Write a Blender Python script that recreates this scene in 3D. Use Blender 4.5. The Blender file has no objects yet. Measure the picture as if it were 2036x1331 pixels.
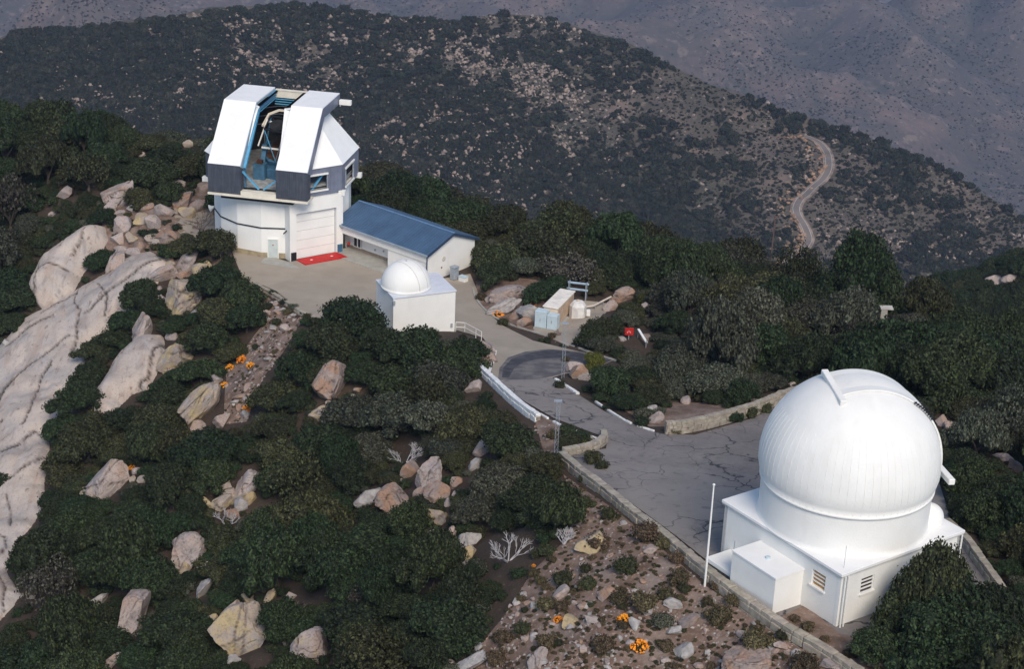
import bpy, bmesh, random
import numpy as np
from math import *
from mathutils import Vector, Matrix, noise
from mathutils.bvhtree import BVHTree
from mathutils.geometry import delaunay_2d_cdt
random.seed(7); rng = np.random.default_rng(7)

# ------------------------------------------------------------------ camera
SC = bpy.context.scene
FPX = 3643.6; TH = radians(23.006); RO = radians(2.32); HC = 58.5
fw = Vector((0, cos(TH), -sin(TH))); _r = Vector((1, 0, 0)); _u = Vector((0, sin(TH), cos(TH)))
rt = cos(RO)*_r + sin(RO)*_u; up = -sin(RO)*_r + cos(RO)*_u
CAM = Vector((0, 0, HC))
cd = bpy.data.cameras.new('camera'); cam = bpy.data.objects.new('camera', cd); SC.collection.objects.link(cam)
cd.sensor_width = 36; cd.lens = FPX/2036*36; cd.clip_start = 1; cd.clip_end = 90000
m = Matrix.Identity(4)
for i in range(3):
    m[i][0] = rt[i]; m[i][1] = up[i]; m[i][2] = -fw[i]; m[i][3] = CAM[i]
cam.matrix_world = m
SC.camera = cam
# ------------------------------------------------------------------ light
SUN_EL = radians(43); SUN_AZ = radians(166)      # azimuth from +Y, clockwise
w = bpy.data.worlds.new('World'); SC.world = w; w.use_nodes = True
nt = w.node_tree; nt.nodes.clear()
sky = nt.nodes.new('ShaderNodeTexSky'); sky.sky_type = 'NISHITA'; sky.sun_disc = False
sky.sun_elevation = SUN_EL; sky.sun_rotation = SUN_AZ; sky.altitude = 2000; sky.dust_density = 2.0; sky.air_density = 1.0
bg = nt.nodes.new('ShaderNodeBackground'); bg.inputs[1].default_value = 0.12
wo = nt.nodes.new('ShaderNodeOutputWorld')
nt.links.new(sky.outputs[0], bg.inputs[0]); nt.links.new(bg.outputs[0], wo.inputs[0])
sl = bpy.data.lights.new('sun', 'SUN'); sl.energy = 2.2; sl.angle = radians(26); sl.color = (1, .90, .78)
so = bpy.data.objects.new('sun', sl); SC.collection.objects.link(so)
sd = Vector((sin(SUN_AZ)*cos(SUN_EL), cos(SUN_AZ)*cos(SUN_EL), sin(SUN_EL)))
so.rotation_euler = sd.to_track_quat('Z', 'Y').to_euler(); so.location = sd*200
SC.view_settings.view_transform = 'Standard'; SC.view_settings.look = 'None'
SC.view_settings.exposure = 0.5; SC.view_settings.gamma = 1
SC.cycles.volume_bounces = 0; SC.cycles.max_bounces = 6

# ------------------------------------------------------------------ pixel <-> place helpers (for laying out)
def ray(x, y): return fw + rt*((x-1018)/FPX) + up*(-(y-665.5)/FPX)
def proj(p):
    d = Vector(p)-CAM; z = d.dot(fw); return 1018+FPX*d.dot(rt)/z, 665.5-FPX*d.dot(up)/z, z
def at_z(x, y, z):
    d = ray(x, y); t = (z-HC)/d.z; return CAM+d*t
def at_t(x, y, t): return CAM+ray(x, y)*t

# ------------------------------------------------------------------ materials
MATS = {}
def nodes_of(m): return m.node_tree.nodes, m.node_tree.links
def mat(name, col, rough=.8, var=.12, scale=2.0, bump=0.0, bscale=20., metallic=0., col2=None, spec=.3, detail=6, lo=.35, hi=.65, rand=0.0, obj=False):
    m = bpy.data.materials.new(name); m.use_nodes = True; n, l = nodes_of(m)
    b = n['Principled BSDF']; b.inputs['Roughness'].default_value = rough; b.inputs['Metallic'].default_value = metallic
    b.inputs['Specular IOR Level'].default_value = spec
    tc = n.new('ShaderNodeTexCoord'); nz = n.new('ShaderNodeTexNoise'); nz.inputs['Scale'].default_value = scale; nz.inputs['Detail'].default_value = detail
    src = tc.outputs['Object']
    if not obj:
        g = n.new('ShaderNodeNewGeometry'); src = g.outputs['Position']
    l.new(src, nz.inputs['Vector'])
    cr = n.new('ShaderNodeValToRGB'); cr.color_ramp.elements[0].position = lo; cr.color_ramp.elements[1].position = hi
    c2 = col2 or tuple(c*(1-var) for c in col)
    c1 = col if col2 else tuple(min(1, c*(1+var)) for c in col)
    cr.color_ramp.elements[0].color = (*c2, 1); cr.color_ramp.elements[1].color = (*c1, 1)
    l.new(nz.outputs['Fac'], cr.inputs[0]); out = cr.outputs[0]
    if rand:
        oi = n.new('ShaderNodeObjectInfo'); hs = n.new('ShaderNodeHueSaturation')
        mr = n.new('ShaderNodeMapRange'); mr.inputs[3].default_value = 1-rand; mr.inputs[4].default_value = 1+rand
        l.new(oi.outputs['Random'], mr.inputs[0]); l.new(mr.outputs[0], hs.inputs['Value'])
        mu = n.new('ShaderNodeMath'); mu.operation = 'MULTIPLY_ADD'; mu.inputs[1].default_value = 7.13; mu.inputs[2].default_value = .37
        fr = n.new('ShaderNodeMath'); fr.operation = 'FRACT'
        l.new(oi.outputs['Random'], mu.inputs[0]); l.new(mu.outputs[0], fr.inputs[0])
        m2 = n.new('ShaderNodeMapRange'); m2.inputs[3].default_value = .5-rand*.1; m2.inputs[4].default_value = .5+rand*.07
        l.new(fr.outputs[0], m2.inputs[0]); l.new(m2.outputs[0], hs.inputs['Hue'])
        l.new(out, hs.inputs['Color']); out = hs.outputs[0]
    l.new(out, b.inputs['Base Color'])
    if bump:
        nb = n.new('ShaderNodeTexNoise'); nb.inputs['Scale'].default_value = bscale; nb.inputs['Detail'].default_value = 8
        l.new(src, nb.inputs['Vector']); bp = n.new('ShaderNodeBump'); bp.inputs['Strength'].default_value = bump; bp.inputs['Distance'].default_value = .1
        l.new(nb.outputs['Fac'], bp.inputs['Height']); l.new(bp.outputs[0], b.inputs['Normal'])
    MATS[name] = m; return m
def mixin(m, fac_socket_fn, col):
    """lay another colour over the base colour, by a factor built from nodes"""
    n, l = nodes_of(m); b = n['Principled BSDF']; cur = b.inputs['Base Color'].links[0].from_socket
    mx = n.new('ShaderNodeMix'); mx.data_type = 'RGBA'; mx.inputs['B'].default_value = (*col, 1)
    l.new(cur, mx.inputs['A']); l.new(fac_socket_fn(n, l), mx.inputs['Factor']); l.new(mx.outputs['Result'], b.inputs['Base Color'])
def f_noise(scale, lo, hi, mx=1., vec=(1, 1, 1), dist=0., detail=5):
    def fn(n, l):
        g = n.new('ShaderNodeNewGeometry'); mp = n.new('ShaderNodeMapping'); mp.inputs['Scale'].default_value = vec
        l.new(g.outputs['Position'], mp.inputs[0]); t = n.new('ShaderNodeTexNoise'); t.inputs['Scale'].default_value = scale; t.inputs['Detail'].default_value = detail; t.inputs['Distortion'].default_value = dist
        l.new(mp.outputs[0], t.inputs['Vector']); r = n.new('ShaderNodeMapRange'); r.inputs[1].default_value = lo; r.inputs[2].default_value = hi; r.inputs[4].default_value = mx
        l.new(t.outputs['Fac'], r.inputs[0]); return r.outputs[0]
    return fn
def f_attr(name, mx=1.):
    def fn(n, l):
        a = n.new('ShaderNodeAttribute'); a.attribute_name = name; r = n.new('ShaderNodeMath'); r.operation = 'MULTIPLY'; r.inputs[1].default_value = mx; r.use_clamp = True; l.new(a.outputs['Fac'], r.inputs[0]); return r.outputs[0]
    return fn
def f_crack(scale, width, mx=.9, warp=1.2, mask=(.45, .55, .25)):
    def fn(n, l):
        g = n.new('ShaderNodeNewGeometry'); t = n.new('ShaderNodeTexNoise'); t.inputs['Scale'].default_value = .5; t.inputs['Detail'].default_value = 6
        l.new(g.outputs['Position'], t.inputs['Vector']); mx_ = n.new('ShaderNodeVectorMath'); mx_.operation = 'MULTIPLY_ADD'; mx_.inputs[1].default_value = (warp*2,)*3
        l.new(t.outputs['Color'], mx_.inputs[0]); l.new(g.outputs['Position'], mx_.inputs[2])
        v = n.new('ShaderNodeTexVoronoi'); v.feature = 'DISTANCE_TO_EDGE'; v.inputs['Scale'].default_value = scale; l.new(mx_.outputs[0], v.inputs['Vector'])
        r = n.new('ShaderNodeMapRange'); r.inputs[1].default_value = width; r.inputs[2].default_value = width*.25; r.inputs[4].default_value = mx
        l.new(v.outputs['Distance'], r.inputs[0])
        t2 = n.new('ShaderNodeTexNoise'); t2.inputs['Scale'].default_value = mask[2]; l.new(g.outputs['Position'], t2.inputs['Vector'])
        r2 = n.new('ShaderNodeMapRange'); r2.inputs[1].default_value = mask[0]; r2.inputs[2].default_value = mask[1]; l.new(t2.outputs['Fac'], r2.inputs[0])
        mu = n.new('ShaderNodeMath'); mu.operation = 'MULTIPLY'; l.new(r.outputs[0], mu.inputs[0]); l.new(r2.outputs[0], mu.inputs[1]); return mu.outputs[0]
    return fn

def f_line(scale, width, mx=.8, vec=(1, 1, 1), mask=(.5, .58, .2), dist=.3):
    def fn(n, l):
        g = n.new('ShaderNodeNewGeometry'); mp = n.new('ShaderNodeMapping'); mp.inputs['Rotation'].default_value = (0, 0, radians(35)); mp.inputs['Scale'].default_value = vec
        l.new(g.outputs['Position'], mp.inputs[0]); t = n.new('ShaderNodeTexNoise'); t.inputs['Scale'].default_value = scale; t.inputs['Detail'].default_value = 3; t.inputs['Distortion'].default_value = dist
        l.new(mp.outputs[0], t.inputs['Vector']); a = n.new('ShaderNodeMath'); a.operation = 'SUBTRACT'; a.inputs[1].default_value = .5; l.new(t.outputs['Fac'], a.inputs[0])
        b = n.new('ShaderNodeMath'); b.operation = 'ABSOLUTE'; l.new(a.outputs[0], b.inputs[0]); r = n.new('ShaderNodeMapRange'); r.inputs[1].default_value = width; r.inputs[2].default_value = width*.3; r.inputs[4].default_value = mx; l.new(b.outputs[0], r.inputs[0])
        t2 = n.new('ShaderNodeTexNoise'); t2.inputs['Scale'].default_value = mask[2]; l.new(g.outputs['Position'], t2.inputs['Vector'])
        r2 = n.new('ShaderNodeMapRange'); r2.inputs[1].default_value = mask[0]; r2.inputs[2].default_value = mask[1]; l.new(t2.outputs['Fac'], r2.inputs[0])
        mu = n.new('ShaderNodeMath'); mu.operation = 'MULTIPLY'; l.new(r.outputs[0], mu.inputs[0]); l.new(r2.outputs[0], mu.inputs[1]); return mu.outputs[0]
    return fn

WHITE = mat('white_paint', (.78, .765, .715), .75, .03, .6, .15, 8)
mixin(WHITE, f_noise(1.2, .55, .80, .16, (1, 1, .22)), (.48, .45, .38))
CREAM = mat('cream_paint', (.72, .66, .54), .7, .08, 1)
BRIGHT = mat('bright_white_roof', (.80, .79, .76), .65, .03, .8, .1, 6)
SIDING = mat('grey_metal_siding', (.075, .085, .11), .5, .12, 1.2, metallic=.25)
def ribs(m, scale, strength, axis='Z'):
    n, l = nodes_of(m); b = n['Principled BSDF']
    tc = n.new('ShaderNodeTexCoord'); wv = n.new('ShaderNodeTexWave'); wv.bands_direction = 'X'; wv.inputs['Scale'].default_value = scale
    l.new(tc.outputs['UV'], wv.inputs['Vector'])
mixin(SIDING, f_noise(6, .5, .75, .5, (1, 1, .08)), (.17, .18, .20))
SIDING2 = mat('lit_metal_siding', (.20, .22, .28), .45, .1, 1.2, metallic=.25)  # lit copy of the siding: brighter light on right facets put into the colour
BLUE = mat('blue_steel', (.10, .33, .52), .5, .12, 2)
BLUED = mat('dark_blue_panel', (.05, .13, .21), .55, .2, 2)
ROOFB = mat('blue_roof_metal', (.070, .125, .205), .5, .12, .6, metallic=.1)
mixin(ROOFB, f_noise(2.5, .5, .8, .3), (.10, .18, .30))
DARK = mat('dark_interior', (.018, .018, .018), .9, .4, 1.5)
RUST = mat('rust_brown', (.07, .03, .015), .9, .3, 1)
GLASS = mat('dark_window_glass', (.03, .025, .03), .2, .2, 3, spec=.6)
LOUVRE = mat('ochre_blind', (.40, .22, .08), .7, .1, 3)
TAN = mat('tan_base_course', (.33, .27, .17), .9, .2, 2, .3)
CONC = mat('concrete', (.36, .35, .31), .9, .1, 1.5, .3, 10)
mixin(CONC, f_noise(.8, .45, .7, .4), (.25, .23, .20))
RED = mat('red_paint', (.48, .015, .012), .6, .12, 2)
ORANGE = mat('orange_flower', (.75, .25, .01), .7, .25, 30, rand=.1)
BLACK = mat('black_line', (.012, .012, .014), .6, .1, 3)
METAL = mat('galvanised_metal', (.36, .40, .44), .45, .12, 5, metallic=.3)
PALEBLUE = mat('pale_blue_cabinet', (.48, .58, .62), .6, .06, 2)
BEIGE = mat('beige_tank_paint', (.62, .50, .38), .7, .08, 1.5)
ASPH = mat('grey_asphalt', (.235, .208, .19), .92, .12, .35, .35, 25)
mixin(ASPH, f_noise(.12, .42, .62, .75), (.13, .118, .116))
mixin(ASPH, f_noise(.05, .48, .60, .5), (.27, .24, .215))
mixin(ASPH, f_noise(3, .5, .8, .35), (.31, .28, .245))
mixin(ASPH, f_noise(1.1, .58, .70, .5), (.095, .09, .09))
mixin(ASPH, f_crack(.16, .018, .9, 1.6, (.38, .47, .12)), (.03, .03, .035))
mixin(ASPH, f_crack(.45, .02, .7, 1.0, (.50, .56, .16)), (.035, .035, .04))
GRAVEL = mat('beige_gravel_road', (.36, .305, .24), .95, .10, .5, .3, 20)
mixin(GRAVEL, f_noise(.25, .45, .7, .45), (.28, .24, .195))
mixin(GRAVEL, f_noise(6, .5, .85, .4), (.38, .33, .27))
TAR = mat('dark_tar_patch', (.050, .048, .055), .85, .2, 1.2, .3)
mixin(TAR, f_noise(1.3, .5, .62, .6), (.10, .095, .10))
TAR2 = mat('worn_tar_patch', (.125, .115, .115), .9, .25, .9, .3)
mixin(TAR2, f_noise(.9, .5, .68, .7), (.21, .19, .165))
SOIL = mat('dark_forest_soil', (.060, .043, .030), .98, .3, .7, .8, 6, col2=(.045, .032, .024))
mixin(SOIL, f_noise(4, .60, .75, .6), (.16, .12, .095))
RUBSOIL = mat('rocky_pink_soil', (.24, .165, .13), .98, .3, .7, .8, 6, col2=(.13, .085, .06))
mixin(RUBSOIL, f_noise(4, .55, .75, .7), (.34, .27, .23))
mixin(RUBSOIL, f_noise(.35, .5, .66, .6), (.27, .22, .185))
mixin(RUBSOIL, f_noise(.9, .55, .7, .5), (.14, .075, .04))
JN = lambda n, l: (lambda a: (setattr(a, 'attribute_name', 'joint'), a.outputs['Fac'])[1])(n.new('ShaderNodeAttribute'))  # joint grooves darkened by soil colour that also stands in for their shade
GRAN = mat('pale_granite', (.37, .305, .275), .92, .14, .6, .9, 2.2)
mixin(GRAN, f_noise(.55, .46, .66, .65), (.25, .235, .24))
mixin(GRAN, f_noise(.5, .50, .68, .6), (.36, .225, .15))
mixin(GRAN, f_noise(1.1, .60, .70, .5), (.40, .32, .17))
mixin(GRAN, f_noise(6, .50, .70, .55), (.13, .11, .10))
mixin(GRAN, f_noise(1.6, .58, .70, .55), (.16, .13, .115))
SLAB = mat('streaked_granite', (.47, .395, .335), .92, .1, .3, .9, 1.6)
mixin(SLAB, f_noise(.22, .44, .62, .7, (1, 1, 1), 1.0), (.39, .355, .335))
mixin(SLAB, f_noise(.5, .50, .66, .45, (1.6, .35, .35), .8), (.31, .215, .165))
mixin(SLAB, f_noise(.7, .58, .70, .5, (1.2, .5, .5), .8), (.21, .19, .18))
mixin(SLAB, f_noise(6, .52, .76, .45), (.17, .145, .13))
#mixin(SLAB, f_line(.11, .005, .9, (2.6, .35, .5), (.46, .52, .06), .05), (.05, .035, .028))
mixin(SLAB, f_noise(2.2, .60, .72, .6, (1, .5, .5), .5), (.13, .09, .07))
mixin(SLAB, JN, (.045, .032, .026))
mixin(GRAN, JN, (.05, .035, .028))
YGRAN = mat('yellow_lichened_granite', (.37, .30, .235), .92, .2, 1.0, .9, 2.4, col2=(.28, .23, .19))
mixin(YGRAN, f_noise(.55, .47, .56, .85), (.40, .31, .165))
mixin(YGRAN, f_noise(.8, .54, .64, .7), (.27, .245, .235))
mixin(YGRAN, f_noise(6, .50, .70, .55), (.15, .12, .09))
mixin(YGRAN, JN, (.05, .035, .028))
REDGRAN = mat('rusty_granite', (.33, .25, .21), .92, .2, 1.2, .9, 2.4, col2=(.22, .185, .17))
mixin(REDGRAN, f_noise(.7, .48, .58, .8), (.32, .19, .12))
mixin(REDGRAN, f_noise(6, .50, .70, .55), (.12, .09, .08))
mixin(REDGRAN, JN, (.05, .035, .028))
GREYST = mat('grey_stone', (.34, .315, .295), .92, .2, 2.0, .7, 5)
mixin(GREYST, f_noise(5, .5, .74, .45), (.16, .15, .15))
MORT = mat('wall_stone', (.40, .355, .275), .92, .25, 2.2, .6, 6, col2=(.27, .235, .19), rand=.14)
MORTB = mat('wall_mortar', (.27, .24, .195), .95, .2, 3, .5, 8)
WHITEST = mat('whitewashed_stone', (.72, .72, .69), .85, .10, 2, .4, 6, rand=.08)
def leafm(name, c, r=.28):
    m = mat(name, tuple(x*1.75 for x in c), .7, .35, 13.0, spec=.25, rand=r*1.25, obj=True, col2=tuple(x*.34 for x in c), lo=.46, hi=.62, detail=3); return m
LG = leafm('dark_green_leaves', (.023, .038, .014)); LO = leafm('olive_leaves', (.040, .045, .018))
LS = leafm('grey_green_leaves', (.060, .066, .044)); LY = leafm('yellow_green_leaves', (.085, .10, .018))
LB = leafm('brown_scrub_leaves', (.085, .068, .035)); LF = leafm('distant_brush_leaves', (.018, .024, .013), .35)
LT = leafm('grey_twig_leaves', (.066, .060, .046))
LF2 = leafm('distant_grey_brush_leaves', (.034, .036, .024), .35)
BARK = mat('dark_bark', (.07, .055, .045), .95, .25, 4, .4); DEAD = mat('bleached_dead_wood', (.42, .40, .40), .9, .1, 4)

# ------------------------------------------------------------------ object helpers
COL = SC.collection
def wloc(o):
    v = Vector((0, 0, 0))
    while o: v = v+o.location; o = o.parent
    return v
def tag(o, label=None, cat=None, group=None, kind=None):
    if label: o['label'] = label
    if cat: o['category'] = cat
    if group: o['group'] = group
    if kind: o['kind'] = kind
    return o
def thing(name, loc, label, cat, group=None):
    o = bpy.data.objects.new(name, None); o.location = loc; o.empty_display_size = .3; COL.objects.link(o); return tag(o, label, cat, group)
class MB:
    def __init__(s): s.v = []; s.f = []; s.mi = []; s.cur = 0
    def add(s, vs, fs):
        b = len(s.v); s.v += [tuple(v) for v in vs]; s.f += [tuple(i+b for i in f) for f in fs]; s.mi += [s.cur]*len(fs); return s
    def box(s, o, ax, ay, az, x, y, z):
        """box spanning x=(x0,x1), y, z along the axes ax, ay, az from o"""
        o = Vector(o); vs = [o+ax*i+ay*j+az*k for k in z for j in y for i in x]
        return s.add(vs, [(0, 2, 3, 1), (4, 5, 7, 6), (0, 1, 5, 4), (2, 6, 7, 3), (0, 4, 6, 2), (1, 3, 7, 5)])
    def bar(s, a, b, w, h=None, upv=Vector((0, 0, 1))):
        a = Vector(a); b = Vector(b); d = (b-a).normalized(); sx = d.cross(upv)
        if sx.length < 1e-3: sx = d.cross(Vector((1, 0, 0)))
        sx.normalize(); sy = sx.cross(d); h = h or w; L = (b-a).length
        return s.box(a, d, sx, sy, (0, L), (-w/2, w/2), (-h/2, h/2))
    def tube(s, pts, rad, n=6, cap=True):
        pts = [Vector(p) for p in pts]; rad = rad if isinstance(rad, (list, tuple)) else [rad]*len(pts); rings = []; b0 = len(s.v); vs = []; fs = []
        for i, p in enumerate(pts):
            d = (pts[min(i+1, len(pts)-1)]-pts[max(i-1, 0)]).normalized(); x = d.cross(Vector((0, 0, 1)))
            if x.length < .1: x = d.cross(Vector((1, 0, 0)))
            x.normalize(); y = x.cross(d)
            vs += [p+(x*cos(2*pi*k/n)+y*sin(2*pi*k/n))*rad[i] for k in range(n)]
        for i in range(len(pts)-1):
            for k in range(n): fs.append((i*n+k, i*n+(k+1) % n, (i+1)*n+(k+1) % n, (i+1)*n+k))
        if cap: fs.append(tuple(range(n-1, -1, -1))); fs.append(tuple((len(pts)-1)*n+k for k in range(n)))
        return s.add(vs, fs)
    def prism(s, poly, off):
        n = len(poly); off = Vector(off); vs = [Vector(p) for p in poly]+[Vector(p)+off for p in poly]
        return s.add(vs, [tuple(range(n-1, -1, -1)), tuple(range(n, 2*n))]+[(i, (i+1) % n, n+(i+1) % n, n+i) for i in range(n)])
    def lathe(s, c, prof, n=48, ax=Vector((0, 0, 1)), capb=False, capt=False):
        c = Vector(c); ax = Vector(ax).normalized(); x = ax.orthogonal().normalized(); y = ax.cross(x); vs = []; fs = []
        for r, h in prof: vs += [c+ax*h+(x*cos(2*pi*k/n)+y*sin(2*pi*k/n))*r for k in range(n)]
        for i in range(len(prof)-1):
            for k in range(n): fs.append((i*n+k, i*n+(k+1) % n, (i+1)*n+(k+1) % n, (i+1)*n+k))
        if capb: fs.append(tuple(range(n-1, -1, -1)))
        if capt: fs.append(tuple((len(prof)-1)*n+k for k in range(n)))
        return s.add(vs, fs)
    def build(s, name, mats, parent=None, smooth=False, bevel=0., fix=True):
        me = bpy.data.meshes.new(name); off = wloc(parent) if parent else Vector((0, 0, 0))
        me.from_pydata([tuple(Vector(v)-off) for v in s.v], [], s.f)
        mats = mats if isinstance(mats, list) else [mats]
        for m_ in mats: me.materials.append(m_)
        if len(mats) > 1: me.polygons.foreach_set('material_index', s.mi)
        if fix:
            bm = bmesh.new(); bm.from_mesh(me); bmesh.ops.recalc_face_normals(bm, faces=bm.faces)
            if bevel: bmesh.ops.bevel(bm, geom=list(bm.edges), offset=bevel, segments=1, affect='EDGES')
            bm.to_mesh(me); bm.free()
        if smooth: me.shade_smooth()
        o = bpy.data.objects.new(name, me); COL.objects.link(o)
        if parent: o.parent = parent
        return o
X_ = Vector((1, 0, 0)); Y_ = Vector((0, 1, 0)); Z_ = Vector((0, 0, 1))

def fbm2(X, Y, sc, oct_=5, seed=0, ridged=False):
    """vectorised value-noise fbm"""
    out = np.zeros_like(X); amp = 1.; tot = 0.
    for o in range(oct_):
        x = X/sc+seed*17.3+o*5.1; y = Y/sc+seed*9.7+o*3.3; xi = np.floor(x).astype(np.int64); yi = np.floor(y).astype(np.int64); fx = x-xi; fy = y-yi
        def h(a, b):
            k = (a*374761393+b*668265263+seed*982451653) & 0xffffffff; k = ((k ^ (k >> 13))*1274126177) & 0xffffffff; return ((k ^ (k >> 16)) & 0xffff)/65535.
        fx = fx*fx*(3-2*fx); fy = fy*fy*(3-2*fy)
        v = (h(xi, yi)*(1-fx)+h(xi+1, yi)*fx)*(1-fy)+(h(xi, yi+1)*(1-fx)+h(xi+1, yi+1)*fx)*fy
        v = 2*v-1
        if ridged: v = 1-2*np.abs(v)
        out += amp*v; tot += amp; amp *= .5; sc = sc/2
    return out/tot
def grid_mesh(name, P, mats, parent=None, smooth=True):
    r, c, _ = P.shape; me = bpy.data.meshes.new(name); me.vertices.add(r*c); me.vertices.foreach_set('co', P.reshape(-1).astype(np.float32))
    I = np.arange(r*c).reshape(r, c); q = np.stack([I[:-1, :-1], I[:-1, 1:], I[1:, 1:], I[1:, :-1]], -1).reshape(-1, 4)
    me.loops.add(q.size); me.loops.foreach_set('vertex_index', q.reshape(-1).astype(np.int32)); me.polygons.add(len(q))
    me.polygons.foreach_set('loop_start', np.arange(0, q.size, 4, dtype=np.int32)); me.update(calc_edges=True); me.validate()
    me.materials.append(mats)
    if smooth: me.shade_smooth()
    o = bpy.data.objects.new(name, me); COL.objects.link(o); return o
def pip(poly, x, y):
    x = np.asarray(x, float); y = np.asarray(y, float); r = np.zeros(x.shape, bool); n = len(poly)
    for i in range(n):
        x1, y1 = poly[i]; x2, y2 = poly[(i+1) % n]
        c = ((y1 > y) != (y2 > y)) & (x < (x2-x1)*(y-y1)/((y2-y1) if y2 != y1 else 1e-9)+x1); r ^= c
    return r
def pdist(poly, X, Y, closed=True):
    d = np.full(np.shape(X), 1e9); n = len(poly)
    for i in range(n if closed else n-1):
        x1, y1 = poly[i]; x2, y2 = poly[(i+1) % n]; dx, dy = x2-x1, y2-y1; t = np.clip(((X-x1)*dx+(Y-y1)*dy)/(dx*dx+dy*dy+1e-12), 0, 1)
        d = np.minimum(d, np.hypot(X-x1-t*dx, Y-y1-t*dy))
    return d
# ------------------------------------------------------------------ near ground
def sp(v, k=.06): return k*np.logaddexp(0, v/k)
def base(Y): t = (Y-102)/72; return -13*(sp(t)-sp(t-1))
def at_base(x, y):
    d = ray(x, y); t = 80.
    while t < 400:
        p = CAM+d*t
        if p.z <= base(p.y): break
        t += .05
    return p
def W2(pts): return [tuple(at_base(*p))[:2] for p in pts]
EDGE_PX = [(340, 440), (480, 550), (620, 630), (752, 700), (880, 715), (952, 728), (1072, 838), (1108, 915), (1245, 1018), (1395, 1140), (1560, 1255), (1700, 1345)]
ew = W2(EDGE_PX); ew = [(-130, 318), (-60, 226)]+ew+[(30, 74), (45, 45), (60, 10)]
DROAD = [(455, 480), (500, 495), (580, 515), (670, 495), (760, 500), (870, 553), (935, 540), (948, 575), (958, 612), (1000, 648), (1060, 678), (1140, 697), (1220, 716), (1240, 735), (1120, 745), (1098, 752), (1200, 818), (1290, 858), (1318, 866), (1380, 868), (1500, 835), (1570, 785), (1680, 800), (1850, 905), (1888, 1040), (1925, 1080), (2000, 1190), (2010, 1260), (1700, 1330), (1560, 1240), (1400, 1118), (1250, 1000), (1150, 915), (1205, 885), (1190, 868), (1100, 832), (1010, 770), (975, 735), (985, 705), (960, 672), (900, 655), (757, 650), (700, 652), (620, 628), (550, 578), (480, 545)]
droad_w = W2(DROAD)
back = [(-200, 330), (-110, 270), (-67.6, 229), (-53, 224), (-40, 223), (-18, 208), (1.4, 197), (12.5, 190), (30, 185), (38, 180), (46, 176), (60, 171), (100, 158), (200, 120)]
def side_dist(poly, X, Y):
    """signed distance: positive on the left side of the travelling direction"""
    best = np.full(np.shape(X), 1e9); sg = np.zeros(np.shape(X))
    for i in range(len(poly)-1):
        x1, y1 = poly[i]; x2, y2 = poly[i+1]; dx, dy = x2-x1, y2-y1; t = np.clip(((X-x1)*dx+(Y-y1)*dy)/(dx*dx+dy*dy), 0, 1)
        qx, qy = X-x1-t*dx, Y-y1-t*dy; d = np.hypot(qx, qy); s = dx*(Y-y1)-dy*(X-x1); u = d < best-1e-9
        sg = np.where(u, np.sign(s), sg); best = np.where(u, d, best)
    return best*sg
gx = np.arange(-170, 230.1, .8); gy = np.arange(40, 430.1, .8); GX, GY = np.meshgrid(gx, gy)
dl = -side_dist(ew, GX, GY)                     # >0 : on the near-left slope
db = side_dist(back, GX, GY)                     # >0 : behind the crest
Z = base(GY)
rim = np.clip(dl, 0, None)
drop = np.where(rim < 6, rim*.30+.0*rim, 1.8+(rim-6)*.62); drop = np.where(rim < 6, .30*rim+.02*rim**2, 2.52+(rim-6)*.60)
Z = Z-drop
Z = Z-.58*sp(db/6.)*6*1.0
dr = GX-(36+.0*GY); Z = Z-np.where(GY < 190, .38*sp((dr-2)/5.)*5, .0)*np.clip((190-GY)/25, 0, 1)
inr = pip(droad_w, GX, GY); dd = pdist(droad_w, GX, GY); dd = np.where(inr, 0, dd)
nm = np.clip((dd-.6)/6, 0, 1)
Z = Z+nm*(fbm2(GX, GY, 14, 5, 3)*2.2+np.clip(dl, 0, 12)/12*fbm2(GX, GY, 5, 3, 5)*.8)
Z = np.where(inr | (dd < .8), base(GY)-.05, Z)
# spur beyond the right shoulder
sx = [at_t(x, y, 350) for x, y in ((1300, 760), (1650, 650), (1760, 592), (1885, 560), (1960, 530), (2036, 500), (2250, 420))]
zc = np.interp(GX, [p.x for p in sx], [p.z for p in sx]); yc = np.mean([p.y for p in sx])
hump = zc-3-.5*np.abs(GY-yc)+fbm2(GX, GY, 30, 5, 8)*5
Z = np.maximum(Z, hump); Z = np.maximum(Z, -125+fbm2(GX, GY, 60, 4, 6)*8)
GZ = Z
ground = grid_mesh('ground', np.stack([GX, GY, GZ], -1), SOIL); tag(ground, 'rocky brown mountaintop ground under the scrub', kind='structure')
def gz(x, y):
    fx = (x-gx[0])/.8; fy = (y-gy[0])/.8; i = int(min(max(fx, 0), len(gx)-2)); j = int(min(max(fy, 0), len(gy)-2)); fx = min(max(fx-i, 0), 1); fy = min(max(fy-j, 0), 1)
    return float((GZ[j, i]*(1-fx)+GZ[j, i+1]*fx)*(1-fy)+(GZ[j+1, i]*(1-fx)+GZ[j+1, i+1]*fx)*fy)
def px(x, y, dz=0., tmax=420, t0=60.):
    d = ray(x, y); t = t0
    while t < tmax:
        p = CAM+d*t
        if p.z <= gz(p.x, p.y)+dz: break
        t += .6
    for k in range(5):
        t -= .6/2**(k+1); p = CAM+d*t
        if p.z > gz(p.x, p.y)+dz: t += .6/2**(k+1)
    return CAM+d*t
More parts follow.
